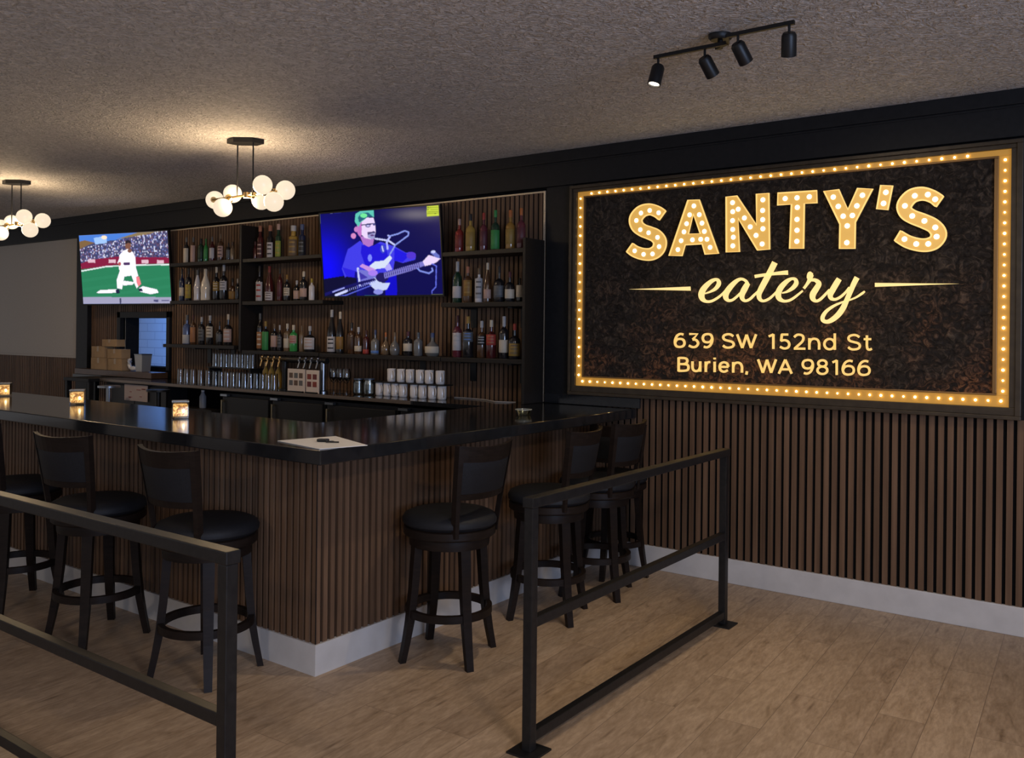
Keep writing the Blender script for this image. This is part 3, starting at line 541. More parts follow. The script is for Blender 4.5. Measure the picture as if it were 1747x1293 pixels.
# ------------------------------------------------------------------ televisions: the lit picture is drawn into a colour attribute
def canvas(corners, org, sc, NX=260, NY=150):
    # homography from screen (0..1) to photo crop coordinates
    src = [(0, 0), (1, 0), (1, 1), (0, 1)]; A = []; bb_ = []
    for (x, y), (u, v) in zip(src, corners):
        u = (u-org[0])*sc; v = (v-org[1])*sc
        A += [[x, y, 1, 0, 0, 0, -u*x, -u*y], [0, 0, 0, x, y, 1, -v*x, -v*y]]; bb_ += [u, v]
    h = np.append(np.linalg.solve(np.array(A), np.array(bb_)), 1).reshape(3, 3)
    X, Y = np.meshgrid((np.arange(NX)+.5)/NX, (np.arange(NY)+.5)/NY)
    P = h @ np.stack([X.ravel(), Y.ravel(), np.ones(X.size)]); return (P[0]/P[2]).reshape(NY, NX), (P[1]/P[2]).reshape(NY, NX), X, Y
class Pic:
    def __init__(s, U_, V_, X, Y): s.U, s.V, s.X, s.Y = U_, V_, X, Y; s.im = np.zeros((*U_.shape, 3))
    def put(s, m, c, a=1): m = (m*a)[..., None] if m.dtype != bool else m[..., None]*a; s.im = s.im*(1-m) + np.array(c)*m
    def poly(s, pts, c, a=1):
        ins = np.zeros(s.U.shape, bool); n = len(pts)
        for i in range(n):
            x0, y0 = pts[i]; x1, y1 = pts[(i+1) % n]
            if y0 == y1: continue
            cnd = ((y0 > s.V) != (y1 > s.V)) & (s.U < (x1-x0)*(s.V-y0)/(y1-y0)+x0); ins ^= cnd
        s.put(ins.astype(float), c, a)
    def ell(s, x, y, rx, ry, c, a=1): s.put(((((s.U-x)/rx)**2+((s.V-y)/ry)**2) < 1).astype(float), c, a)
    def line(s, pts, w, c, a=1):
        for (x0, y0), (x1, y1) in zip(pts[:-1], pts[1:]):
            d = (x1-x0)**2+(y1-y0)**2; t_ = np.clip(((s.U-x0)*(x1-x0)+(s.V-y0)*(y1-y0))/d, 0, 1)
            s.put((np.hypot(s.U-x0-t_*(x1-x0), s.V-y0-t_*(y1-y0)) < w).astype(float), c, a)
    def box(s, x0, y0, x1, y1, c, a=1): s.poly([(x0, y0), (x1, y0), (x1, y1), (x0, y1)], c, a)
def srgb(h): return tuple(((c/255+.055)/1.055)**2.4 if c > 10 else c/255/12.92 for c in h)
def tv(name, loc, yaw, tilt, w, pic, lab, es):
    h = w*.575; e = bpy.data.objects.new('television', None); C.objects.link(e); e.location = loc
    e.rotation_euler = (tilt, 0, yaw); tag(e, lab, 'television', 'wall televisions behind the bar')
    b_ = MB().bbox((-w/2-.012, 0, -h/2-.016), (w/2+.012, .03, h/2+.012), .004); b_.bbox((-w*.36, .03, -h*.38), (w*.36, .06, h*.3), .01); b_.build('casing', m_met, e)
    bz = MB(); g_ = .012
    bz.box((-w/2-g_, -.006, -h/2-.016), (w/2+g_, 0, -h/2)).box((-w/2-g_, -.006, h/2), (w/2+g_, 0, h/2+g_)).box((-w/2-g_, -.006, -h/2), (-w/2, 0, h/2)).box((w/2, -.006, -h/2), (w/2+g_, 0, h/2)); bz.build('bezel', m_met, e)
    MB().box((-.1, .06, -.1), (.1, .12, .1)).box((-.02, .1, -.02), (.02, .16, .02)).build('wall_mount', m_met, e)
    pic = (pic*2 + np.roll(pic, 1, 0) + np.roll(pic, -1, 0) + np.roll(pic, 1, 1) + np.roll(pic, -1, 1))/6; NY, NX, _ = pic.shape
    xs = np.linspace(-w/2, w/2, NX+1); zs = np.linspace(h/2, -h/2, NY+1); XX, ZZ = np.meshgrid(xs, zs)
    V_ = np.stack([XX.ravel(), np.full(XX.size, -.003), ZZ.ravel()], 1); I = np.arange((NX+1)*(NY+1)).reshape(NY+1, NX+1)
    Fc = np.stack([I[:-1, :-1], I[1:, :-1], I[1:, 1:], I[:-1, 1:]], -1).reshape(-1, 4)
    me = bpy.data.meshes.new('screen'); me.from_pydata(V_.tolist(), [], Fc.tolist())
    ca = me.color_attributes.new('picture', 'FLOAT_COLOR', 'CORNER'); cc = np.repeat(np.concatenate([pic.reshape(-1, 3), np.ones((NX*NY, 1))], 1), 4, 0)
    ca.data.foreach_set('color', cc.ravel().astype(np.float32))
    m, t, n, b = nt('lit_screen'); at = n.new('ShaderNodeAttribute'); at.attribute_name = 'picture'
    t.links.new(at.outputs['Color'], b.inputs['Emission Color']); b.inputs['Emission Strength'].default_value = es; b.inputs['Base Color'].default_value = (.002, .002, .002, 1); b.inputs['Roughness'].default_value = .3; b.inputs['Specular IOR Level'].default_value = .08
    me.materials.append(m); so = bpy.data.objects.new('screen', me); C.objects.link(so); so.parent = e
rs = np.random.RandomState(3)
# television 1: a ball player on a green field (crop frame 200x340 at 3.805)
c1_ = [(136.5, 405), (285, 394.5), (292.5, 516), (143.5, 517.5)]
P = Pic(*canvas(c1_, (120, 360), 3.805))
P.im[:] = srgb((60, 62, 88)); P.poly([(0, 100), (700, 60), (700, 130), (450, 140), (330, 190), (0, 260)], srgb((70, 120, 205)))
P.poly([(0, 225), (100, 200), (165, 215), (150, 260), (0, 290)], srgb((120, 92, 60))); P.poly([(60, 262), (110, 235), (170, 212), (330, 190), (450, 158), (560, 122), (700, 95), (700, 360), (60, 360)], srgb((62, 66, 105))); P.poly([(300, 190), (450, 140), (560, 118), (700, 92), (700, 112), (480, 160)], srgb((130, 112, 80)))
spk = rs.rand(*P.U.shape); k2 = np.kron(rs.rand(60, 104), np.ones((3, 3)))[:150, :260]; reg = (P.V > 255 - (P.U-60)*.235) & (P.V < 350)
for lo, col in ((.80, (215, 218, 240)), (.64, (120, 130, 190)), (.5, (36, 38, 70))): P.put((reg & (k2 > lo) & (k2 < lo+.13)).astype(float), srgb(col), .8)
P.put((reg & (spk > .93)).astype(float), srgb((190, 110, 90)), .7)
P.poly([(155, 185), (235, 170), (240, 215), (165, 225)], srgb((150, 185, 235))); P.ell(222, 180, 18, 12, srgb((240, 215, 190)))
P.poly([(62, 350), (150, 320), (300, 300), (640, 300), (640, 352), (420, 352), (80, 392)], srgb((125, 25, 60)))
for x in (120, 250, 460, 560): P.box(x, 318, x+45, 340, srgb((225, 190, 205)), .8)
P.poly([(60, 385), (300, 352), (660, 338), (680, 620), (60, 620)], srgb((38, 118, 82))); P.line([(70, 395), (240, 362), (420, 352), (650, 345)], 4, srgb((215, 225, 225)))
P.put(((P.V > 400) & (np.sin(P.V/9+P.U/60) > .5)).astype(float), srgb((46, 128, 92)), .35)
P.poly([(80, 556), (665, 553), (665, 605), (80, 605)], srgb((150, 148, 175))); P.box(320, 562, 330, 596, srgb((60, 60, 90))); P.box(540, 570, 570, 584, srgb((70, 70, 110))); P.box(590, 572, 640, 578, srgb((70, 70, 110)))
wv = srgb((238, 232, 245))
P.poly([(170, 530), (195, 512), (300, 505), (310, 525), (240, 532)], wv); P.poly([(440, 500), (470, 485), (560, 505), (572, 525), (520, 536), (450, 520)], wv)
P.poly([(325, 465), (350, 452), (418, 460), (400, 478), (345, 480)], wv)
P.poly([(322, 385), (415, 380), (430, 410), (445, 480), (430, 500), (415, 470), (395, 418), (350, 425), (335, 505), (305, 500), (300, 450)], wv)
P.poly([(318, 290), (345, 262), (372, 250), (405, 270), (420, 300), (424, 345), (415, 410), (345, 412), (315, 380)], srgb((245, 240, 248)))
P.poly([(405, 270), (420, 300), (425, 370), (440, 420), (428, 425), (405, 370)], srgb((235, 230, 242))); P.poly([(330, 280), (305, 340), (330, 352), (348, 300)], srgb((235, 230, 242)))
P.poly([(425, 425), (445, 425), (458, 470), (440, 488), (428, 460)], srgb((225, 120, 130))); P.ell(320, 345, 9, 12, srgb((170, 80, 80)))
P.box(345, 335, 385, 352, srgb((70, 45, 90))); P.poly([(294, 512), (318, 500), (320, 530), (298, 534)], srgb((25, 30, 60))); P.poly([(440, 500), (462, 498), (470, 518), (444, 516)], srgb((25, 30, 60)))
P.ell(374, 228, 19, 24, srgb((120, 80, 66))); P.poly([(355, 222), (357, 200), (374, 192), (392, 202), (396, 216), (375, 212)], srgb((40, 32, 40))); P.ell(384, 262, 14, 12, srgb((120, 80, 66)))
tv('tv', (-9.312, 5.40, 2.335), .197, .089, 1.371, P.im, 'wall television showing a ball player in white on green grass', 1.25)
# television 2: a bearded guitarist in blue stage light (crop frame 200x170 at 7.605, origin 560,340)
c2_ = [(547, 366.5), (748, 352), (752.5, 501), (557.5, 503.5)]
P = Pic(*canvas(c2_, (560, 340), 7.605, 300, 172))
P.im[:] = srgb((11, 9, 74))
gl = np.exp(-(((P.U+60)/330)**2+((P.V-930)/420)**2))[..., None]; P.im = P.im*(1-gl) + np.array(srgb((10, 4, 250)))*gl
P.im += (np.exp(-(((P.U-1150)/260)**2+((P.V-210)/70)**2))*.12)[..., None]*np.array([1, .9, .7])
P.poly([(-200, 1055), (215, 990), (380, 1020), (380, 1300), (-200, 1300)], srgb((10, 9, 48)))
sk = srgb((225, 205, 240)); ja = srgb((62, 58, 222)); jd = srgb((30, 20, 205))
P.poly([(740, 1000), (880, 960), (890, 1260), (740, 1260)], srgb((14, 8, 190)))
P.poly([(265, 655), (420, 545), (470, 600), (590, 610), (680, 560), (860, 620), (1000, 700), (1060, 690), (1130, 740), (1120, 790), (960, 830), (860, 800), (830, 980), (500, 1010), (360, 930), (230, 1010), (190, 900)], ja)
P.poly([(440, 600), (590, 610), (640, 580), (740, 600), (780, 760), (600, 960), (500, 900), (430, 700)], jd); P.poly([(860, 640), (1010, 710), (1040, 740), (960, 820), (850, 800)], srgb((30, 22, 215)))
P.poly([(195, 880), (360, 930), (350, 1010), (250, 1000)], srgb((40, 30, 215))); P.ell(1070, 735, 60, 45, srgb((80, 50, 200)))
P.poly([(420, 490), (600, 500), (585, 600), (530, 625), (460, 590)], srgb((170, 110, 190)))
P.poly([(390, 320), (460, 250), (590, 250), (612, 330), (618, 440), (600, 510), (560, 530), (480, 510), (410, 440)], sk)
P.poly([(380, 330), (440, 300), (440, 470), (420, 500), (385, 450)], srgb((185, 110, 190))); P.ell(370, 400, 28, 34, srgb((190, 120, 190))); P.ell(335, 484, 33, 36, srgb((205, 130, 190)))
P.poly([(515, 440), (612, 430), (606, 510), (570, 532), (520, 505)], srgb((150, 150, 200))); P.poly([(512, 436), (600, 425), (618, 445), (560, 455), (520, 475)], srgb((70, 60, 110))); P.ell(575, 478, 26, 12, srgb((90, 60, 120)))
P.poly([(350, 300), (360, 200), (430, 158), (592, 150), (600, 240), (520, 240), (430, 310), (400, 370)], srgb((90, 190, 175))); P.poly([(392, 250), (430, 195), (520, 180), (580, 235), (500, 250), (430, 300), (405, 310)], srgb((35, 95, 120))); P.ell(465, 222, 45, 28, srgb((110, 225, 150)))
P.line([(440, 345), (610, 325)], 8, srgb((40, 40, 90))); P.ell(520, 355, 32, 20, srgb((60, 60, 120))); P.ell(520, 355, 22, 12, srgb((190, 185, 235))); P.ell(600, 335, 16, 18, srgb((70, 70, 130)))
lt = srgb((190, 195, 240))
P.line([(615, 520), (780, 545), (860, 600)], 11, lt); P.line([(780, 480), (800, 500), (760, 560), (770, 650)], 12, srgb((170, 175, 240))); P.line([(790, 490), (900, 460), (990, 420), (1040, 440), (1035, 480), (870, 600), (800, 720)], 9, srgb((130, 145, 225)))
P.ell(710, 650, 34, 55, srgb((60, 70, 190))); P.line([(700, 620), (715, 680)], 8, lt); P.ell(545, 765, 26, 45, srgb((120, 130, 250)))
P.poly([(535, 870), (610, 810), (720, 800), (800, 730), (828, 770), (735, 890), (600, 910)], srgb((205, 215, 235)))
P.poly([(730, 890), (790, 830), (830, 910), (760, 930)], srgb((170, 160, 240)))
P.line([(395, 900), (420, 1100)], 15, lt); P.poly([(400, 910), (560, 930), (640, 1010), (560, 1090), (430, 1090)], srgb((110, 110, 200))); P.poly([(410, 940), (520, 1010), (430, 1040)], srgb((60, 50, 160)))
P.poly([(415, 870), (450, 840), (600, 900), (640, 950), (570, 990), (520, 930)], srgb((190, 140, 215))); P.ell(585, 955, 60, 36, srgb((160, 120, 230)))
P.poly([(540, 1100), (600, 1010), (700, 1080), (800, 1080), (760, 1160), (640, 1190)], srgb((190, 200, 235))); P.ell(700, 1010, 80, 62, srgb((28, 22, 90)))
P.poly([(720, 950), (1180, 820), (1240, 800), (1250, 860), (1060, 930), (730, 1025)], srgb((120, 115, 195)))
for i in range(18): P.line([(735+i*25, 945-i*7.2), (748+i*25, 1010-i*7.2)], 4, srgb((30, 25, 100)))
P.poly([(1215, 810), (1290, 730), (1440, 775), (1390, 820), (1320, 850), (1240, 870)], srgb((225, 205, 240))); P.poly([(1310, 700), (1360, 675), (1430, 740), (1430, 775), (1380, 760)], srgb((100, 110, 190))); P.ell(1350, 690, 30, 18, lt)
P.line([(1150, 900), (1180, 930), (1290, 960), (1340, 930), (1330, 900)], 10, srgb((120, 135, 220))); P.line([(1330, 840), (1385, 870), (1375, 1130), (1325, 1180), (1325, 1205)], 7, srgb((90, 100, 215)))
P.line([(-40, 1230), (210, 1140), (420, 1080), (600, 1040)], 18, srgb((20, 18, 90))); P.line([(20, 1270), (250, 1230), (560, 1110)], 7, srgb((80, 90, 200)))
for i in range(16): P.line([(240+i*24, 1165-i*8), (246+i*24, 1190-i*8)], 4, srgb((140, 145, 220)))
P.line([(80, 1190), (220, 1140)], 8, srgb((150, 155, 230))); P.line([(120, 1230), (250, 1180)], 15, srgb((195, 200, 245))); P.ell(650, 1190, 60, 32, srgb((130, 135, 215)))
P.poly([(1275, 95), (1430, 85), (1435, 230), (1275, 235)], srgb((190, 205, 60)))
for y in (122, 150, 178, 200): P.line([(1285, y), (1300+(y % 3)*45, y-4)], 4, srgb((90, 110, 30))); P.line([(1320, y-3), (1425, y-7)], 3, srgb((100, 120, 30)))
tv('tv', (-5.334, 5.401, 2.331), .117, .108, 1.27, P.im, 'wall television showing a bearded guitarist in blue light', 1.15)
# ------------------------------------------------------------------ lit sign
SY = 5.572
sign = empty('marquee_sign', (0, 0, 0), 0, 'large framed marquee sign with lit yellow bulbs and restaurant lettering', 'sign')
SX0, SX1, SZ0, SZ1 = -3.505, -.562, 1.203, 2.757
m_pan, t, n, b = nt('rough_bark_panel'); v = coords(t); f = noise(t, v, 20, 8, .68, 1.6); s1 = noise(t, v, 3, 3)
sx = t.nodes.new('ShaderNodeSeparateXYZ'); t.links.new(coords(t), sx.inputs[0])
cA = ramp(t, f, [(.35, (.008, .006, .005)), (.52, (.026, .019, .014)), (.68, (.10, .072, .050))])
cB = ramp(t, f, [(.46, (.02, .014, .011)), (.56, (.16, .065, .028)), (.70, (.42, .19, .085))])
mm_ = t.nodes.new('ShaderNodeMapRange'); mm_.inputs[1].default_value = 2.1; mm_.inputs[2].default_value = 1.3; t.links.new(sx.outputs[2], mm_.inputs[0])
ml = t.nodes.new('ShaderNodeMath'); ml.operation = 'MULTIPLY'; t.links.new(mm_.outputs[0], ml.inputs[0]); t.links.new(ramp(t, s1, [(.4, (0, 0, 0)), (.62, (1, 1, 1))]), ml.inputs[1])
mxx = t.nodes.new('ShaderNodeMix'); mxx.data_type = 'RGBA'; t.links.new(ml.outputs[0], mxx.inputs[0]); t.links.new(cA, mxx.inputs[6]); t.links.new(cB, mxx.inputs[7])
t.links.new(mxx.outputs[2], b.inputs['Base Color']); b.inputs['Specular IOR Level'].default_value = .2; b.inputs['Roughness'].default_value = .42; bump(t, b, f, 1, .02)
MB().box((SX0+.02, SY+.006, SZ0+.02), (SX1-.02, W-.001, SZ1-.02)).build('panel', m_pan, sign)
m_frame = noisy('dark_bronze_frame', (.030, .021, .013), (.050, .036, .022), 20, .38, .05, .2)
def ring(b, x0, x1, z0, z1, wl, wr, wb_, wt, y0, y1, mi=0):
    b.bbox((x0, y0, z0), (x1, y1, z0+wb_), .003, mi); b.bbox((x0, y0, z1-wt), (x1, y1, z1), .003, mi)
    b.bbox((x0, y0, z0+wb_), (x0+wl, y1, z1-wt), .003, mi); b.bbox((x1-wr, y0, z0+wb_), (x1, y1, z1-wt), .003, mi); return b
rg = ring(MB(), SX0, SX1, SZ0, SZ1, .02, .03, .022, .022, SY-.036, W-.001); ring(rg, SX0+.02, SX1-.03, SZ0+.022, SZ1-.022, .035, .03, .045, .025, SY-.022, W-.001); rg.build('frame', m_frame, sign)
CX0, CX1, CZ0, CZ1 = SX0+.055, SX1-.06, SZ0+.067, SZ1-.047
ch = ring(MB(), CX0, CX1, CZ0, CZ1, .055, .062, .064, .034, SY-.004, SY+.02); ch.build('light_channel', m_chan, sign)
lp = MB(); xi0, xi1, zi0, zi1 = CX0+.055, CX1-.062, CZ0+.064, CZ1-.034
ring(lp, xi0, xi1, zi0, zi1, .012, .022, .010, .012, SY-.012, SY+.01); lp.build('inner_lip', mat('bronze_lip', (.25, .14, .05), .35, .5), sign)
bl = MB().sphere((0, 0, 0), .0068, 10, 0, (1, .8, 1)).build('bulb', m_bulb, sign); allb = []
n_b, n_t, n_l, n_r = 44, 38, 20, 23
for i in range(n_b): allb.append((CX0+.06+(CX1-CX0-.1)*i/(n_b-1), CZ0+.034))
for i in range(n_l): allb.append((CX0+.027, CZ0+.08+(CZ1-CZ0-.13)*i/(n_l-1)))
for i in range(n_r): allb.append((CX1-.031, CZ0+.09+(CZ1-CZ0-.15)*i/(n_r-1)))
top = [(CX0+.12+(CX1-CX0-.34)*i/(n_t-1), CZ1-.019) for i in range(n_t)]
rj = random.Random(2)
for k, (x, z) in enumerate(allb + top[n_t-13:]):
    o = bl if k == 0 else bl.copy()
    if k: C.objects.link(o)
    o.location = (x, SY-.010, z); o.scale = [rj.uniform(.75, 1.1)]*3
tbm = MB()
for x, z in top[:n_t-13]: tbm.sphere((x, SY-.010, z), .0062, 10)
tag(tbm.build('small_bulbs', m_bulb, sign), kind='stuff')
def SP(u, v, y=SY): q = atY(u, v, y); return (q.x, q.z)
def r4(x, y): return (1060+x/6.239, 310+y/6.239)
def r5(x, y): return (1320+x/5.823, 300+y/5.823)
def spline(p, k=6):
    p = [np.array(q, float) for q in p]; p = [2*p[0]-p[1]] + p + [2*p[-1]-p[-2]]; out = []
    for i in range(1, len(p)-2):
        for j in range(k):
            t_ = j/k; out.append(.5*((2*p[i])+(-p[i-1]+p[i+1])*t_+(2*p[i-1]-5*p[i]+4*p[i+1]-p[i+2])*t_**2+(-p[i-1]+3*p[i]-3*p[i+1]+p[i+2])*t_**3))
    out.append(p[-2]); return out
def ribbon_outline(pts):          # (x, y, halfwidth) -> left side, right side
    L, Rr = [], []
    for i, q in enumerate(pts):
        a = pts[max(i-1, 0)][:2]; c = pts[min(i+1, len(pts)-1)][:2]; d = np.array(c)-np.array(a); d = d/np.hypot(*d); nn = np.array([-d[1], d[0]])*q[2]
        L.append(tuple(q[:2]+nn)); Rr.append(tuple(q[:2]-nn))
    return L, Rr
def strip(b, L, Rr, y0, y1, mi=0):       # extruded ribbon between planes y0 (front) and y1
    n = len(L); vs = [(x, y0, z) for x, z in L]+[(x, y0, z) for x, z in Rr]+[(x, y1, z) for x, z in L]+[(x, y1, z) for x, z in Rr]; fs = []; sd = []
    for i in range(n-1):
        fs += [(i, i+1, n+i+1, n+i), (2*n+i, 3*n+i, 3*n+i+1, 2*n+i+1)]; sd += [(i, 2*n+i, 2*n+i+1, i+1), (n+i, n+i+1, 3*n+i+1, 3*n+i)]
    sd += [(0, n, 3*n, 2*n), (n-1, 3*n-1, 4*n-1, 2*n-1)]
    b.add(vs, fs, mi); b.add(vs, sd, 2 if mi == 0 else mi); return b
m_side = mat('letter_side', (.10, .06, .025), .5)
def letter(name, outlines, bulbs, conv, polys=None, rib=None, lab=None):
    yf = SY-.028; b = MB(); rim = MB()
    e = empty('letter_' + name, (0, 0, 0)); e.parent = sign
    if polys:                                 # convex pieces (fill) and outline loops (rim)
        for pl_ in polys:
            pts = [SP(*conv(*q), yf) for q in pl_]; n_ = len(pts)
            b.add([(x, yf, z) for x, z in pts]+[(x, SY+.005, z) for x, z in pts], [tuple(range(n_))], 0)
    if rib:
        sp = spline(rib, 7); L, Rr = ribbon_outline(sp)
        L = [SP(*conv(*q), yf) for q in L]; Rr = [SP(*conv(*q), yf) for q in Rr]; strip(b, L, Rr, yf, SY+.005); outlines = [None]; loops = [L + Rr[::-1]]
    else: loops = [[SP(*conv(*q), yf) for q in lo] for lo in outlines]
    for lo in loops:
        n_ = len(lo)
        if not rib: b.add([(x, yf, z) for x, z in lo]+[(x, SY+.005, z) for x, z in lo], [(i, (i+1) % n_, n_+(i+1) % n_, n_+i) for i in range(n_)], 2)
        rim.tube([(x, yf-.003, z) for x, z in lo], .0042, 4, 0, True, (0, 1, 0))
    b.build('face', [m_gold, m_goldrim, m_side], e); rim.build('rim', m_goldrim, e)
    lb0 = None
    for q in bulbs:
        x, z = SP(*conv(*q), yf-.006)
        o = MB().sphere((0, 0, 0), .0155, 12, 0, (1, .6, 1)).build('bulb', m_lbulb, e) if lb0 is None else lb0.copy()
        if lb0 is not None: C.objects.link(o)
        lb0 = lb0 or o; o.location = (x, yf-.004, z)
letter('s', None, [(395, 330), (300, 305), (207, 333), (158, 412), (200, 510), (288, 543), (383, 592), (400, 690), (330, 768), (235, 772), (140, 735)], r4,
       rib=[(441, 360, 60), (380, 318, 58), (300, 295, 57), (215, 320, 62), (157, 395, 66), (172, 470, 66), (230, 518, 64), (300, 545, 66), (370, 578, 68), (413, 640, 68), (395, 720, 64), (330, 768, 62), (245, 772, 60), (155, 745, 58), (90, 701, 56)])
letter('a', [[(712, 197), (832, 194), (1037, 765), (893, 771), (862, 662), (683, 672), (650, 787), (510, 789)], [(769, 345), (842, 552), (716, 556)]],
       [(770, 257), (725, 352), (828, 350), (693, 446), (857, 440), (665, 533), (882, 528), (635, 627), (910, 612), (600, 722), (943, 698), (755, 618), (843, 612)], r4,
       polys=[[(712, 197), (769, 345), (716, 556), (683, 672), (650, 787), (510, 789)], [(712, 197), (832, 194), (769, 345)], [(832, 194), (1037, 765), (893, 771), (862, 662), (842, 552), (769, 345)], [(716, 556), (842, 552), (862, 662), (683, 672)]])
letter('n', [[(1118, 162), (1232, 152), (1440, 460), (1440, 132), (1572, 122), (1580, 720), (1452, 728), (1245, 390), (1260, 745), (1120, 750)]],
       [(1182, 222), (1184, 318), (1182, 413), (1184, 507), (1190, 590), (1185, 682), (1242, 292), (1308, 385), (1370, 480), (1432, 570), (1497, 662), (1505, 192), (1502, 305), (1503, 403), (1505, 500)], r4,
       polys=[[(1118, 162), (1232, 152), (1245, 390), (1260, 745), (1120, 750)], [(1232, 152), (1440, 460), (1452, 728), (1245, 390)], [(1440, 132), (1572, 122), (1580, 720), (1452, 728), (1440, 460)]])
letter('t', [[(42, 172), (430, 148), (432, 268), (305, 276), (298, 722), (160, 722), (178, 283), (40, 290)]],
       [(112, 225), (230, 217), (352, 207), (233, 313), (230, 432), (230, 540), (228, 650)], r5,
       polys=[[(42, 172), (430, 148), (432, 268), (305, 276), (178, 283), (40, 290)], [(178, 283), (305, 276), (298, 722), (160, 722)]])
letter('y', [[(500, 152), (648, 138), (738, 335), (835, 125), (985, 130), (812, 460), (808, 722), (655, 722), (660, 480)]],
       [(590, 210), (640, 303), (688, 400), (780, 393), (825, 297), (880, 192), (729, 496), (725, 663)], r5,
       polys=[[(500, 152), (648, 138), (738, 335), (660, 480)], [(835, 125), (985, 130), (812, 460), (738, 335)], [(738, 335), (812, 460), (808, 722), (655, 722), (660, 480)]])
letter('apostrophe', [[(1065, 95), (1183, 100), (1135, 338), (1025, 328)]], [(1113, 163), (1090, 273)], r5, polys=[[(1065, 95), (1183, 100), (1135, 338), (1025, 328)]])
letter('s', None, [(1603, 232), (1530, 185), (1400, 197), (1302, 297), (1375, 398), (1496, 447), (1604, 512), (1617, 603), (1534, 675), (1415, 676), (1298, 628)], r5,
       rib=[(1651, 256, 64), (1575, 205, 60), (1475, 178, 62), (1370, 205, 66), (1300, 290, 70), (1315, 362, 68), (1385, 410, 66), (1490, 450, 68), (1590, 500, 70), (1640, 575, 76), (1608, 650, 66), (1540, 684, 62), (1450, 686, 60), (1335, 655, 60), (1232, 595, 58)])
# script word
def rA(x, y): return (1180+x/10.344, 435+y/10.344)
def rB(x, y): return (1330+x/10.344, 435+y/10.344)
sc_ = MB(); ys = SY-.012
for cv, st in ((rA, [(228, 682, 10), (330, 645, 18), (420, 590, 30), (475, 510, 36), (462, 448, 30), (415, 432, 26), (340, 465, 34), (250, 545, 44), (190, 625, 50), (168, 705, 52), (188, 775, 42), (250, 818, 26), (340, 815, 22), (440, 765, 20), (530, 695, 18), (600, 620, 16)]),
               (rA, [(985, 520, 30), (955, 460, 24), (890, 425, 24), (825, 435, 28), (750, 490, 38), (670, 575, 46), (610, 665, 48), (598, 745, 44), (640, 800, 28), (710, 795, 22), (780, 745, 20), (860, 670, 18)]),
               (rA, [(990, 495, 40), (935, 590, 50), (888, 690, 46), (890, 765, 36), (940, 808, 24), (1020, 780, 22), (1100, 705, 20), (1190, 620, 16)]),
               (rA, [(1465, 130, 50), (1400, 260, 50), (1300, 450, 50), (1220, 600, 48), (1185, 690, 42), (1195, 770, 34), (1250, 810, 24), (1330, 790, 22), (1410, 735, 20), (1500, 640, 14)]),
               (rA, [(1110, 378, 28), (1250, 355, 27), (1420, 333, 26), (1600, 315, 34), (1695, 310, 40)]),
               (rB, [(40, 672, 10), (130, 645, 20), (230, 580, 34), (290, 500, 38), (275, 432, 30), (215, 418, 24), (140, 452, 34), (60, 525, 44), (0, 605, 48), (-28, 690, 50), (-8, 768, 42), (70, 812, 26), (170, 800, 22), (270, 740, 20), (405, 630, 14)]),
               (rB, [(425, 590, 22), (480, 515, 24), (525, 440, 36), (530, 390, 52), (545, 335, 52), (565, 308, 26)]),
               (rB, [(550, 440, 24), (630, 445, 32), (690, 505, 44), (640, 600, 50), (585, 690, 52), (585, 768, 44), (640, 812, 26), (710, 785, 24), (790, 710, 22), (880, 610, 18)]),
               (rB, [(1050, 420, 46), (1000, 500, 50), (930, 620, 50), (892, 700, 46), (910, 765, 34), (980, 782, 24), (1070, 740, 22), (1160, 660, 20), (1230, 570, 18)]),
               (rB, [(1365, 395, 46), (1310, 500, 44), (1240, 660, 42), (1180, 800, 42), (1120, 930, 48), (1030, 1055, 48), (920, 1145, 42), (830, 1178, 34), (762, 1150, 34), (762, 1080, 34), (830, 985, 28), (960, 895, 22), (1110, 830, 16), (1230, 795, 14), (1350, 745, 16), (1450, 680, 20), (1500, 640, 14)])):
    L, Rr = ribbon_outline(spline(st, 6)); strip(sc_, [SP(*cv(*q), ys) for q in L], [SP(*cv(*q), ys) for q in Rr], ys, ys+.008, 1)
sc_.build('script_word', [m_script, m_script], sign)
for pts in ([(1073, 493.5), (1177.5, 488.8), (1178, 495.8)], [(1492.5, 482.5), (1636, 484.0), (1492.5, 489.3)]):
    b_ = MB(); q = [SP(*p_, ys) for p_ in pts]; b_.add([(x, ys, z) for x, z in q]+[(x, ys+.006, z) for x, z in q], [(0, 1, 2), (3, 5, 4), (0, 3, 4, 1), (1, 4, 5, 2), (2, 5, 3, 0)]); b_.build('flourish', m_script, sign)
def circ(cx, cy, rx, ry, n=20): return [(cx+rx*math.cos(2*PI*k/n), cy+ry*math.sin(2*PI*k/n)) for k in range(n+1)]
SM, PO = 1, 0                                   # smooth or straight strokes, on a 0..1 box (cap height = 1)
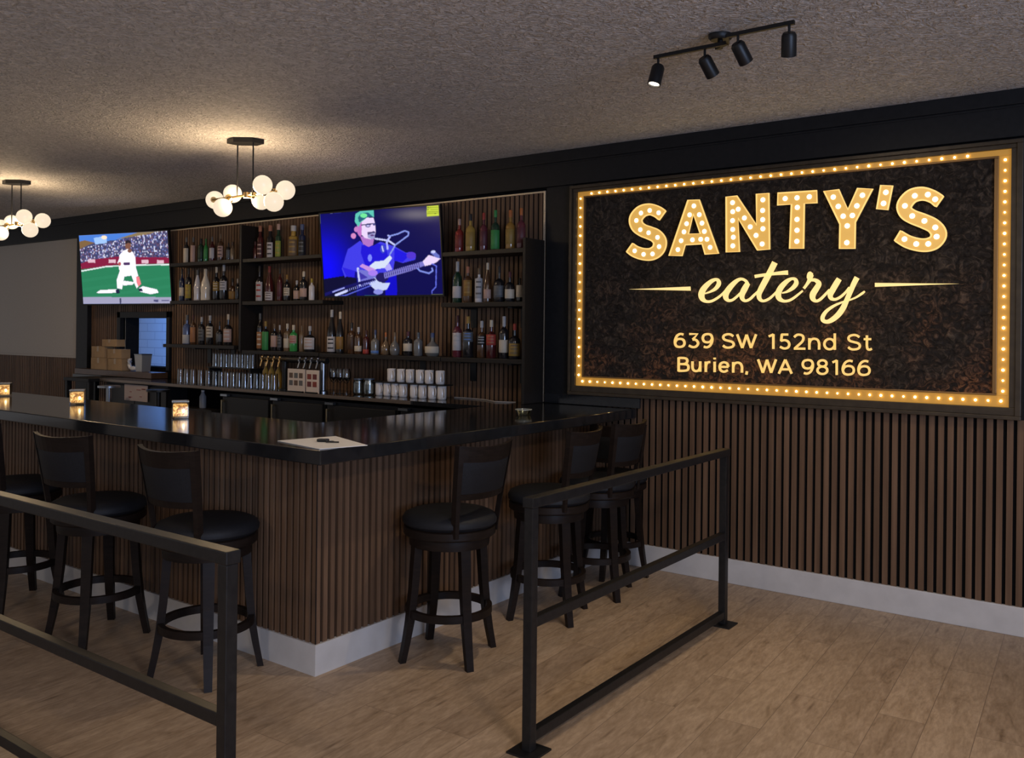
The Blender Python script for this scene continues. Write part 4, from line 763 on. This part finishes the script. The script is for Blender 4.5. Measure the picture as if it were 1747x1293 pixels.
GLY = {'6': [(SM, [(.88, .95), (.58, 1), (.25, .88), (.04, .6), (0, .32), (.14, .07), (.5, 0), (.87, .08), (1, .31), (.86, .55), (.5, .62), (.18, .55), (.02, .36)])],
 '3': [(PO, [(.05, 1), (.92, 1), (.42, .58)]), (SM, [(.42, .58), (.78, .54), (1, .3), (.8, .06), (.42, 0), (0, .12)])],
 'S': [(SM, [(.95, .85), (.72, .97), (.45, 1), (.12, .92), (.02, .75), (.16, .59), (.5, .51), (.86, .42), (1, .25), (.87, .07), (.5, 0), (.2, .04), (0, .16)])],
 'W': [(PO, [(0, 1), (.27, 0)]), (PO, [(.27, 0), (.5, .97)]), (PO, [(.5, .97), (.73, 0)]), (PO, [(.73, 0), (1, 1)])],
 '1': [(PO, [(0, .86), (.95, 1)]), (PO, [(.95, 1.03), (.95, -.05)])],
 '5': [(PO, [(.88, 1), (.16, 1)]), (PO, [(.2, 1.03), (.12, .52)]), (SM, [(.1, .55), (.5, .6), (.86, .5), (1, .29), (.86, .07), (.45, 0), (0, .12)])],
 '2': [(SM, [(.02, .82), (.25, .97), (.5, 1), (.8, .92), (.88, .72), (.76, .5), (.4, .24), (.08, .02)]), (PO, [(.0, 0), (1.05, 0)])],
 'n': [(PO, [(0, .76), (0, -.05)]), (SM, [(0, .38), (.14, .62), (.5, .72), (.86, .62), (1, .38), (1, .15), (1, -.05)])],
 'd': [(PO, [(1, 1.1), (1, -.05)]), (SM, circ(.49, .35, .5, .36))],
 't': [(SM, [(.35, .98), (.35, .6), (.35, .25), (.45, .05), (.7, 0), (.98, .06)]), (PO, [(-.05, .72), (.9, .72)])],
 'B': [(PO, [(0, -.05), (0, 1.05)]), (SM, [(0, 1), (.5, 1), (.8, .93), (.88, .77), (.78, .6), (.5, .53), (0, .53)]), (SM, [(.45, .53), (.88, .47), (1, .27), (.9, .06), (.5, 0), (0, 0)])],
 'u': [(PO, [(1, .76), (1, -.05)]), (SM, [(0, .76), (0, .3), (.13, .08), (.46, 0), (.82, .08), (1, .32)])],
 'r': [(PO, [(0, .76), (0, -.05)]), (SM, [(0, .38), (.2, .6), (.55, .7), (1, .72)])],
 'i': [(PO, [(.5, .76), (.5, -.05)]), (PO, [(.5, 1.07), (.5, .93)])],
 'e': [(PO, [(0, .37), (1, .37)]), (SM, [(1, .37), (.87, .62), (.5, .72), (.13, .62), (0, .36), (.13, .1), (.52, 0), (.93, .11)])],
 ',': [(PO, [(.65, .07), (.15, -.18)])],
 'A': [(PO, [(0, -.04), (.5, 1)]), (PO, [(.5, 1), (1, -.04)]), (PO, [(.18, .28), (.82, .28)])],
 '8': [(SM, circ(.5, .77, .42, .23)), (SM, circ(.5, .27, .5, .27))]}
GLY['9'] = [(SM, [(1-x, 1-y) for x, y in GLY['6'][0][1]])]
def address(chars, ext, top_, base_, lab):
    e = empty('address_line'); e.parent = sign; hw = 9.3; X0, X1 = ext[0][0], ext[-1][1]
    for c, (x0, x1) in zip(chars, ext):
        k = ((x0+x1)/2-X0)/(X1-X0); tp_ = top_[0]+(top_[1]-top_[0])*k; bs_ = base_[0]+(base_[1]-base_[0])*k; b_ = MB()
        for sm_, st in GLY[c]:
            P_ = [(x0+hw+x*(x1-x0-2*hw), bs_-hw-y*(bs_-tp_-2*hw)) for x, y in st]
            P_ = spline([(*p_, hw) for p_ in P_], 4) if sm_ else [(*p_, hw) for p_ in P_]
            L, Rr = ribbon_outline(P_); cv = lambda x, y: SP(1140+x/4.853, 560+y/4.853, ys)
            strip(b_, [cv(*q) for q in L], [cv(*q) for q in Rr], ys, ys+.008, 1)
        b_.build('character', [m_addr, m_addr], e)
address('639SW152ndSt', [(45, 142), (160, 255), (275, 372), (443, 550), (560, 735), (822, 880), (915, 1010), (1030, 1138), (1158, 1257), (1283, 1387), (1480, 1595), (1612, 1695)], (37, 47), (163, 187), '')
address('Burien,WA98166', [(75, 175), (190, 272), (300, 355), (372, 393), (415, 505), (527, 618), (635, 662), (733, 900), (905, 1030), (1103, 1205), (1225, 1325), (1350, 1405), (1435, 1545), (1565, 1675)], (236, 262), (360, 397), '')
# ------------------------------------------------------------------ bar stools
def make_stool(foot_rot, back_az):
    e = empty('bar_stool')
    for k in range(4):
        a = math.radians(foot_rot + 90*k); ca, sa = math.cos(a), math.sin(a)
        pts = [(r*ca, r*sa, z) for r, z in ((.178, .60), (.186, .5), (.196, .36), (.214, .2), (.232, .1), (.253, 0))]
        b = MB(); vs_ = []; fs_ = []
        for i, p_ in enumerate(pts):
            w = (.027, .026, .024, .022, .020, .018)[i]; d = (.020, .020, .019, .018, .016, .015)[i]
            for sx_, sy_ in ((-1, -1), (1, -1), (1, 1), (-1, 1)):
                vs_.append((p_[0]+sx_*d*ca-sy_*w*sa, p_[1]+sx_*d*sa+sy_*w*ca, p_[2]))
        for i in range(5):
            for j in range(4): fs_.append((i*4+j, i*4+(j+1) % 4, i*4+4+(j+1) % 4, i*4+4+j))
        fs_ += [(0, 1, 2, 3), (23, 22, 21, 20)]; b.add(vs_, fs_).build('leg', m_wood, e)
    MB().lathe([(.196, .225), (.222, .225), (.222, .262), (.196, .262), (.196, .225)], 40).build('foot_ring', m_wood, e)
    MB().lathe([(.165, .575), (.205, .575), (.207, .60), (.205, .622), (.10, .624), (.10, .60), (.165, .60), (.165, .575)], 36).build('apron', m_wood, e)
    MB().lathe([(0, .626), (.228, .626), (.236, .634), (.236, .668), (.228, .674), (0, .674)], 40).build('seat_frame', m_wood, e)
    MB().lathe([(0, .675), (.225, .675), (.241, .690), (.243, .708), (.232, .728), (.20, .742), (.12, .748), (.0001, .749)], 40).build('seat_cushion', m_leath, e)
    A = math.radians(back_az); cA, sA = math.cos(A), math.sin(A)
    def Pb(s, t_, off=0):
        w = .160 + .043*t_; ro = .172 + .060*t_**1.2 + .062*(1-s*s)*(.55+.45*t_) + off; z = .645 + .452*t_ + (.012*s*s*t_ if t_ > .9 else 0)
        x, y = ro, s*w; return (x*cA-y*sA, x*sA+y*cA, z)
    def slab(name, s0, s1, t0, t1, th, m_, dip=0, ns=10, nt_=3, o0=0, puff=0):
        b = MB(); N = (ns+1)*(nt_+1); vs_ = []; fs_ = []
        for side in (0, 1):
            for j in range(nt_+1):
                for i in range(ns+1):
                    s = s0+(s1-s0)*i/ns; ed = dip*(1-s*s) if j == 0 else 0; t_ = t0+(t1-t0)*j/nt_ - ed
                    pf_ = puff*math.sin(PI*i/ns)**.5*math.sin(PI*j/nt_)**.5 if 0 < i < ns and 0 < j < nt_ else 0
                    vs_.append(Pb(s, t_, o0 + (th/2+pf_ if side else -th/2-pf_)))
        for side in (0, 1):
            for j in range(nt_):
                for i in range(ns):
                    q_ = (side*N+j*(ns+1)+i, side*N+j*(ns+1)+i+1, side*N+(j+1)*(ns+1)+i+1, side*N+(j+1)*(ns+1)+i); fs_.append(q_ if side else q_[::-1])
        loop = [j*(ns+1) for j in range(nt_+1)] + [nt_*(ns+1)+i for i in range(1, ns+1)] + [j*(ns+1)+ns for j in range(nt_-1, -1, -1)] + list(range(ns-1, 0, -1))
        for i in range(len(loop)): a_, c_ = loop[i], loop[(i+1) % len(loop)]; fs_.append((a_, c_, c_+N, a_+N))
        return b.add(vs_, fs_, 0, puff > 0).build(name, m_, e)
    for s_ in (-1, 1): slab('back_post', s_-.11 if s_ > 0 else s_, s_ if s_ > 0 else s_+.11, 0, 1.0, .030, m_wood, 0, 1, 8)
    slab('crest_rail', -.97, .97, .85, 1.0, .024, m_wood, .02)
    slab('lower_rail', -.9, .9, .43, .49, .022, m_wood, .012)
    slab('back_pad', -.88, .88, .495, .855, .020, m_leath, .008, 10, 6, 0, .006)
    return e
ST = [((-2.895, 3.461), 64, -3, 'espresso bar stool on the right side nearest the bar corner, clear of the railing'),
      ((-2.85, 4.314), 63, 5, 'espresso bar stool second along the right side of the bar, behind the short railing'),
      ((-2.86, 4.885), 62, 0, 'espresso bar stool third along the right side of the bar, beside the slatted wall'),
      ((-2.985, 5.34), 100, -55, 'espresso bar stool tucked in the wall corner, almost hidden by another stool'),
      ((-3.675, 2.572), 57, -85, 'espresso bar stool on the long side nearest the bar corner, behind the long railing'),
      ((-4.585, 2.53), 45, -78, 'espresso bar stool second from the corner along the long side'),
      ((-5.50, 2.53), 45, -85, 'espresso bar stool cut off at the left picture edge')]
for (x, y), fr, az, lab in ST:
    e = make_stool(fr, az); e.location = (x, y, 0)
    if az == -55: e.scale = (.93, .93, .95)
    tag(e, lab, 'bar stool', 'swivel bar stools around the bar')
# ------------------------------------------------------------------ railings
def railing(p, q, zs, label, posts=(0, 1)):
    e = empty('metal_railing', (0, 0, 0), 0, label, 'railing', 'low black metal railings')
    p = Vector((*p, 0)); q = Vector((*q, 0)); d = (q-p).normalized(); L = (q-p).length; rz = math.atan2(d.y, d.x); M = Matrix.Translation(p) @ Matrix.Rotation(rz, 4, 'Z'); w = .0205
    for t_ in posts:
        x = t_*L; MB().bbox((x-w, -w, 0.008), (x+w, w, .965), .003, 0, M).build('post', m_rail, e)
        MB().bbox((x-.065, -.065, 0), (x+.065, .065, .008), .002, 0, M).build('base_plate', m_rail, e)
    MB().bbox((-.026, -.026, .966), (L+.026, .026, 1.006), .004, 0, M).build('top_rail', m_rail, e)
    for z0, z1 in zs:
        MB().bbox((w, -.018, z0), (L-w, .018, z1), .003, 0, M).build('lower_rail', m_rail, e)
railing((-1.965, 2.85), (-1.955, 4.775), ((.49, .53), (.04, .08)), 'short black metal railing ahead of the right side stools')
railing((-2.185, 1.60), (-4.35, 1.60), ((.485, .525), (.04, .08)), 'long black metal railing in front of the left side stools')
# ------------------------------------------------------------------ pendants
def pendant(x, y, lab):
    e = empty('globe_pendant', (x, y, CE), 0, lab, 'pendant lamp', 'black and brass globe pendants over the bar')
    hx_ = [(.135*math.cos(a), .075*math.sin(a)) for a in (0, PI/3, 2*PI/3, PI, 4*PI/3, 5*PI/3)]
    M = Matrix.Rotation(YAW, 4, 'Z'); b = MB(); hb = [tuple((M @ Vector((a, c, 0)))[:2]) for a, c in hx_]; prism(b, hb, -.034, -.001); b.build('canopy', m_met, e)
    ax = Vector((1, 0, 0)); zc = -.408
    for s_ in (-.09, .09): MB().cyl((s_, 0, -.034), (s_, 0, zc), .0055, 10).build('rod', m_met, e)
    MB().cyl((-.39, 0, zc), (.36, 0, zc), .0075, 10).cyl((.02, 0, zc-.02), (.02, 0, zc+.02), .022, 16).cyl((.10, 0, zc-.012), (.10, 0, zc+.012), .02, 16).build('arm', m_brass, e)
    for s_, dl, z in ((-.44, .06, 2.64), (-.176, -.06, 2.548), (-.231, .065, 2.671), (.263, -.05, 2.675), (.070, .09, 2.60), (.398, -.06, 2.545), (.368, .065, 2.645)):
        c = Vector((s_, dl, z-CE)); base = Vector((max(-.38, min(.35, s_*.85)), 0, zc)); d = (base-c).normalized()
        g_ = MB().sphere(c, .068, 24).build('globe', m_globe, e)
        MB().cyl(c+d*.066, c+d*.085, .022, 12).cyl(c+d*.08, base, .006, 8).build('socket', m_brass, e)
    pl_ = lamp('pendant_light', 'POINT', (x, y, 2.60), 34, (1, .72, .42), shadow_soft_size=.09)
    return e
pendant(-5.30, 3.99, 'globe pendant with six opal globes hanging right of the ball game television')
pendant(-8.62, 3.92, 'globe pendant with opal globes hanging at the far left')
# ------------------------------------------------------------------ track light
tr = empty('track_light', (0, 0, 0), 0, 'black four-spot track light on the ceiling in front of the sign', 'track light')
zt = CE-.062
pL, pM, pM2, pR = atZ(1116, 98, zt), atZ(1242, 73, zt), atZ(1213, 66, zt), atZ(1355.5, 37.8, zt)
pM2 = atZ(1240, 61.5, zt)
cc_ = atZ(1229, 62, CE-.01)
b = MB(); b.lathe([(0, 0), (.045, 0), (.055, .012), (.055, .028), (0, .028)], 24, 0, Matrix.Translation((cc_.x, cc_.y, CE-.029)) @ Matrix.Rotation(YAW, 4, 'Z') @ Matrix.Diagonal((1.0, .8, 1, 1))); b.build('canopy', m_met, tr)
MB().cyl((cc_.x, cc_.y, CE-.03), (cc_.x, cc_.y, zt-.006), .012).build('pivot', m_met, tr)
MB().tube([pL, pM], .0085, 4).build('arm', m_met, tr); MB().tube([pM2, pR], .0085, 4).build('arm', m_met, tr); MB().tube([(cc_.x-.02, cc_.y, zt), pM, pM2], .007, 4).build('link', m_met, tr)
for i, (u, v, du, dv, tx) in enumerate(((1123, 98, 1114, 136, -.3), (1202.5, 83, 1230, 122, .4), (1259, 58, 1288, 101, .4), (1346.5, 40, 1353, 86, .1))):
    a = atZ(u, v, zt); d_ = depth(a.x, a.y)
    pz = a.z - .05; p0 = Vector((a.x, a.y, pz))
    rx_ = (du-u)*d_/F; drop = .105; fwd_ = (.012, -.055, -.055, -.055)[i]
    # barrel axis: sideways along the view's right, and towards (+) or away from (-) the dining room
    ax_ = (r0*rx_ - fw*fwd_ + Vector((0, 0, -.10))).normalized()
    MB().cyl((a.x, a.y, zt), (a.x, a.y, pz), .006, 8).build('stem', m_met, tr)
    s0 = p0 - ax_*.012; s1 = s0 + ax_*.098
    hd2 = empty('spot_head'); hd2.parent = tr
    M = Matrix.Translation(s0) @ ax_.to_track_quat('Z', 'Y').to_matrix().to_4x4()
    MB().lathe([(0, 0), (.024, 0), (.031, .012), (.032, .098), (.027, .098), (.026, .085), (0, .085)], 24, 0, M).build('barrel', m_met, hd2)
    MB().lathe([(0, .087), (.0255, .087), (.0255, .091), (0, .0915)], 20, 0, M).build('lens', mat('spot_lens', (1, .95, .85), .3, 0, (1, .86, .66), 8), hd2)
    sl = bpy.data.lights.new('spot_beam', 'SPOT'); sl.energy = 50 if i == 0 else 16; sl.color = (1, .80, .55); sl.spot_size = 1.9; sl.spot_blend = .8; sl.shadow_soft_size = .035
    so = bpy.data.objects.new('spot_beam', sl); C.objects.link(so); so.parent = hd2; so.location = s1 + ax_*.01; so.rotation_euler = ax_.to_track_quat('-Z', 'Y').to_euler()
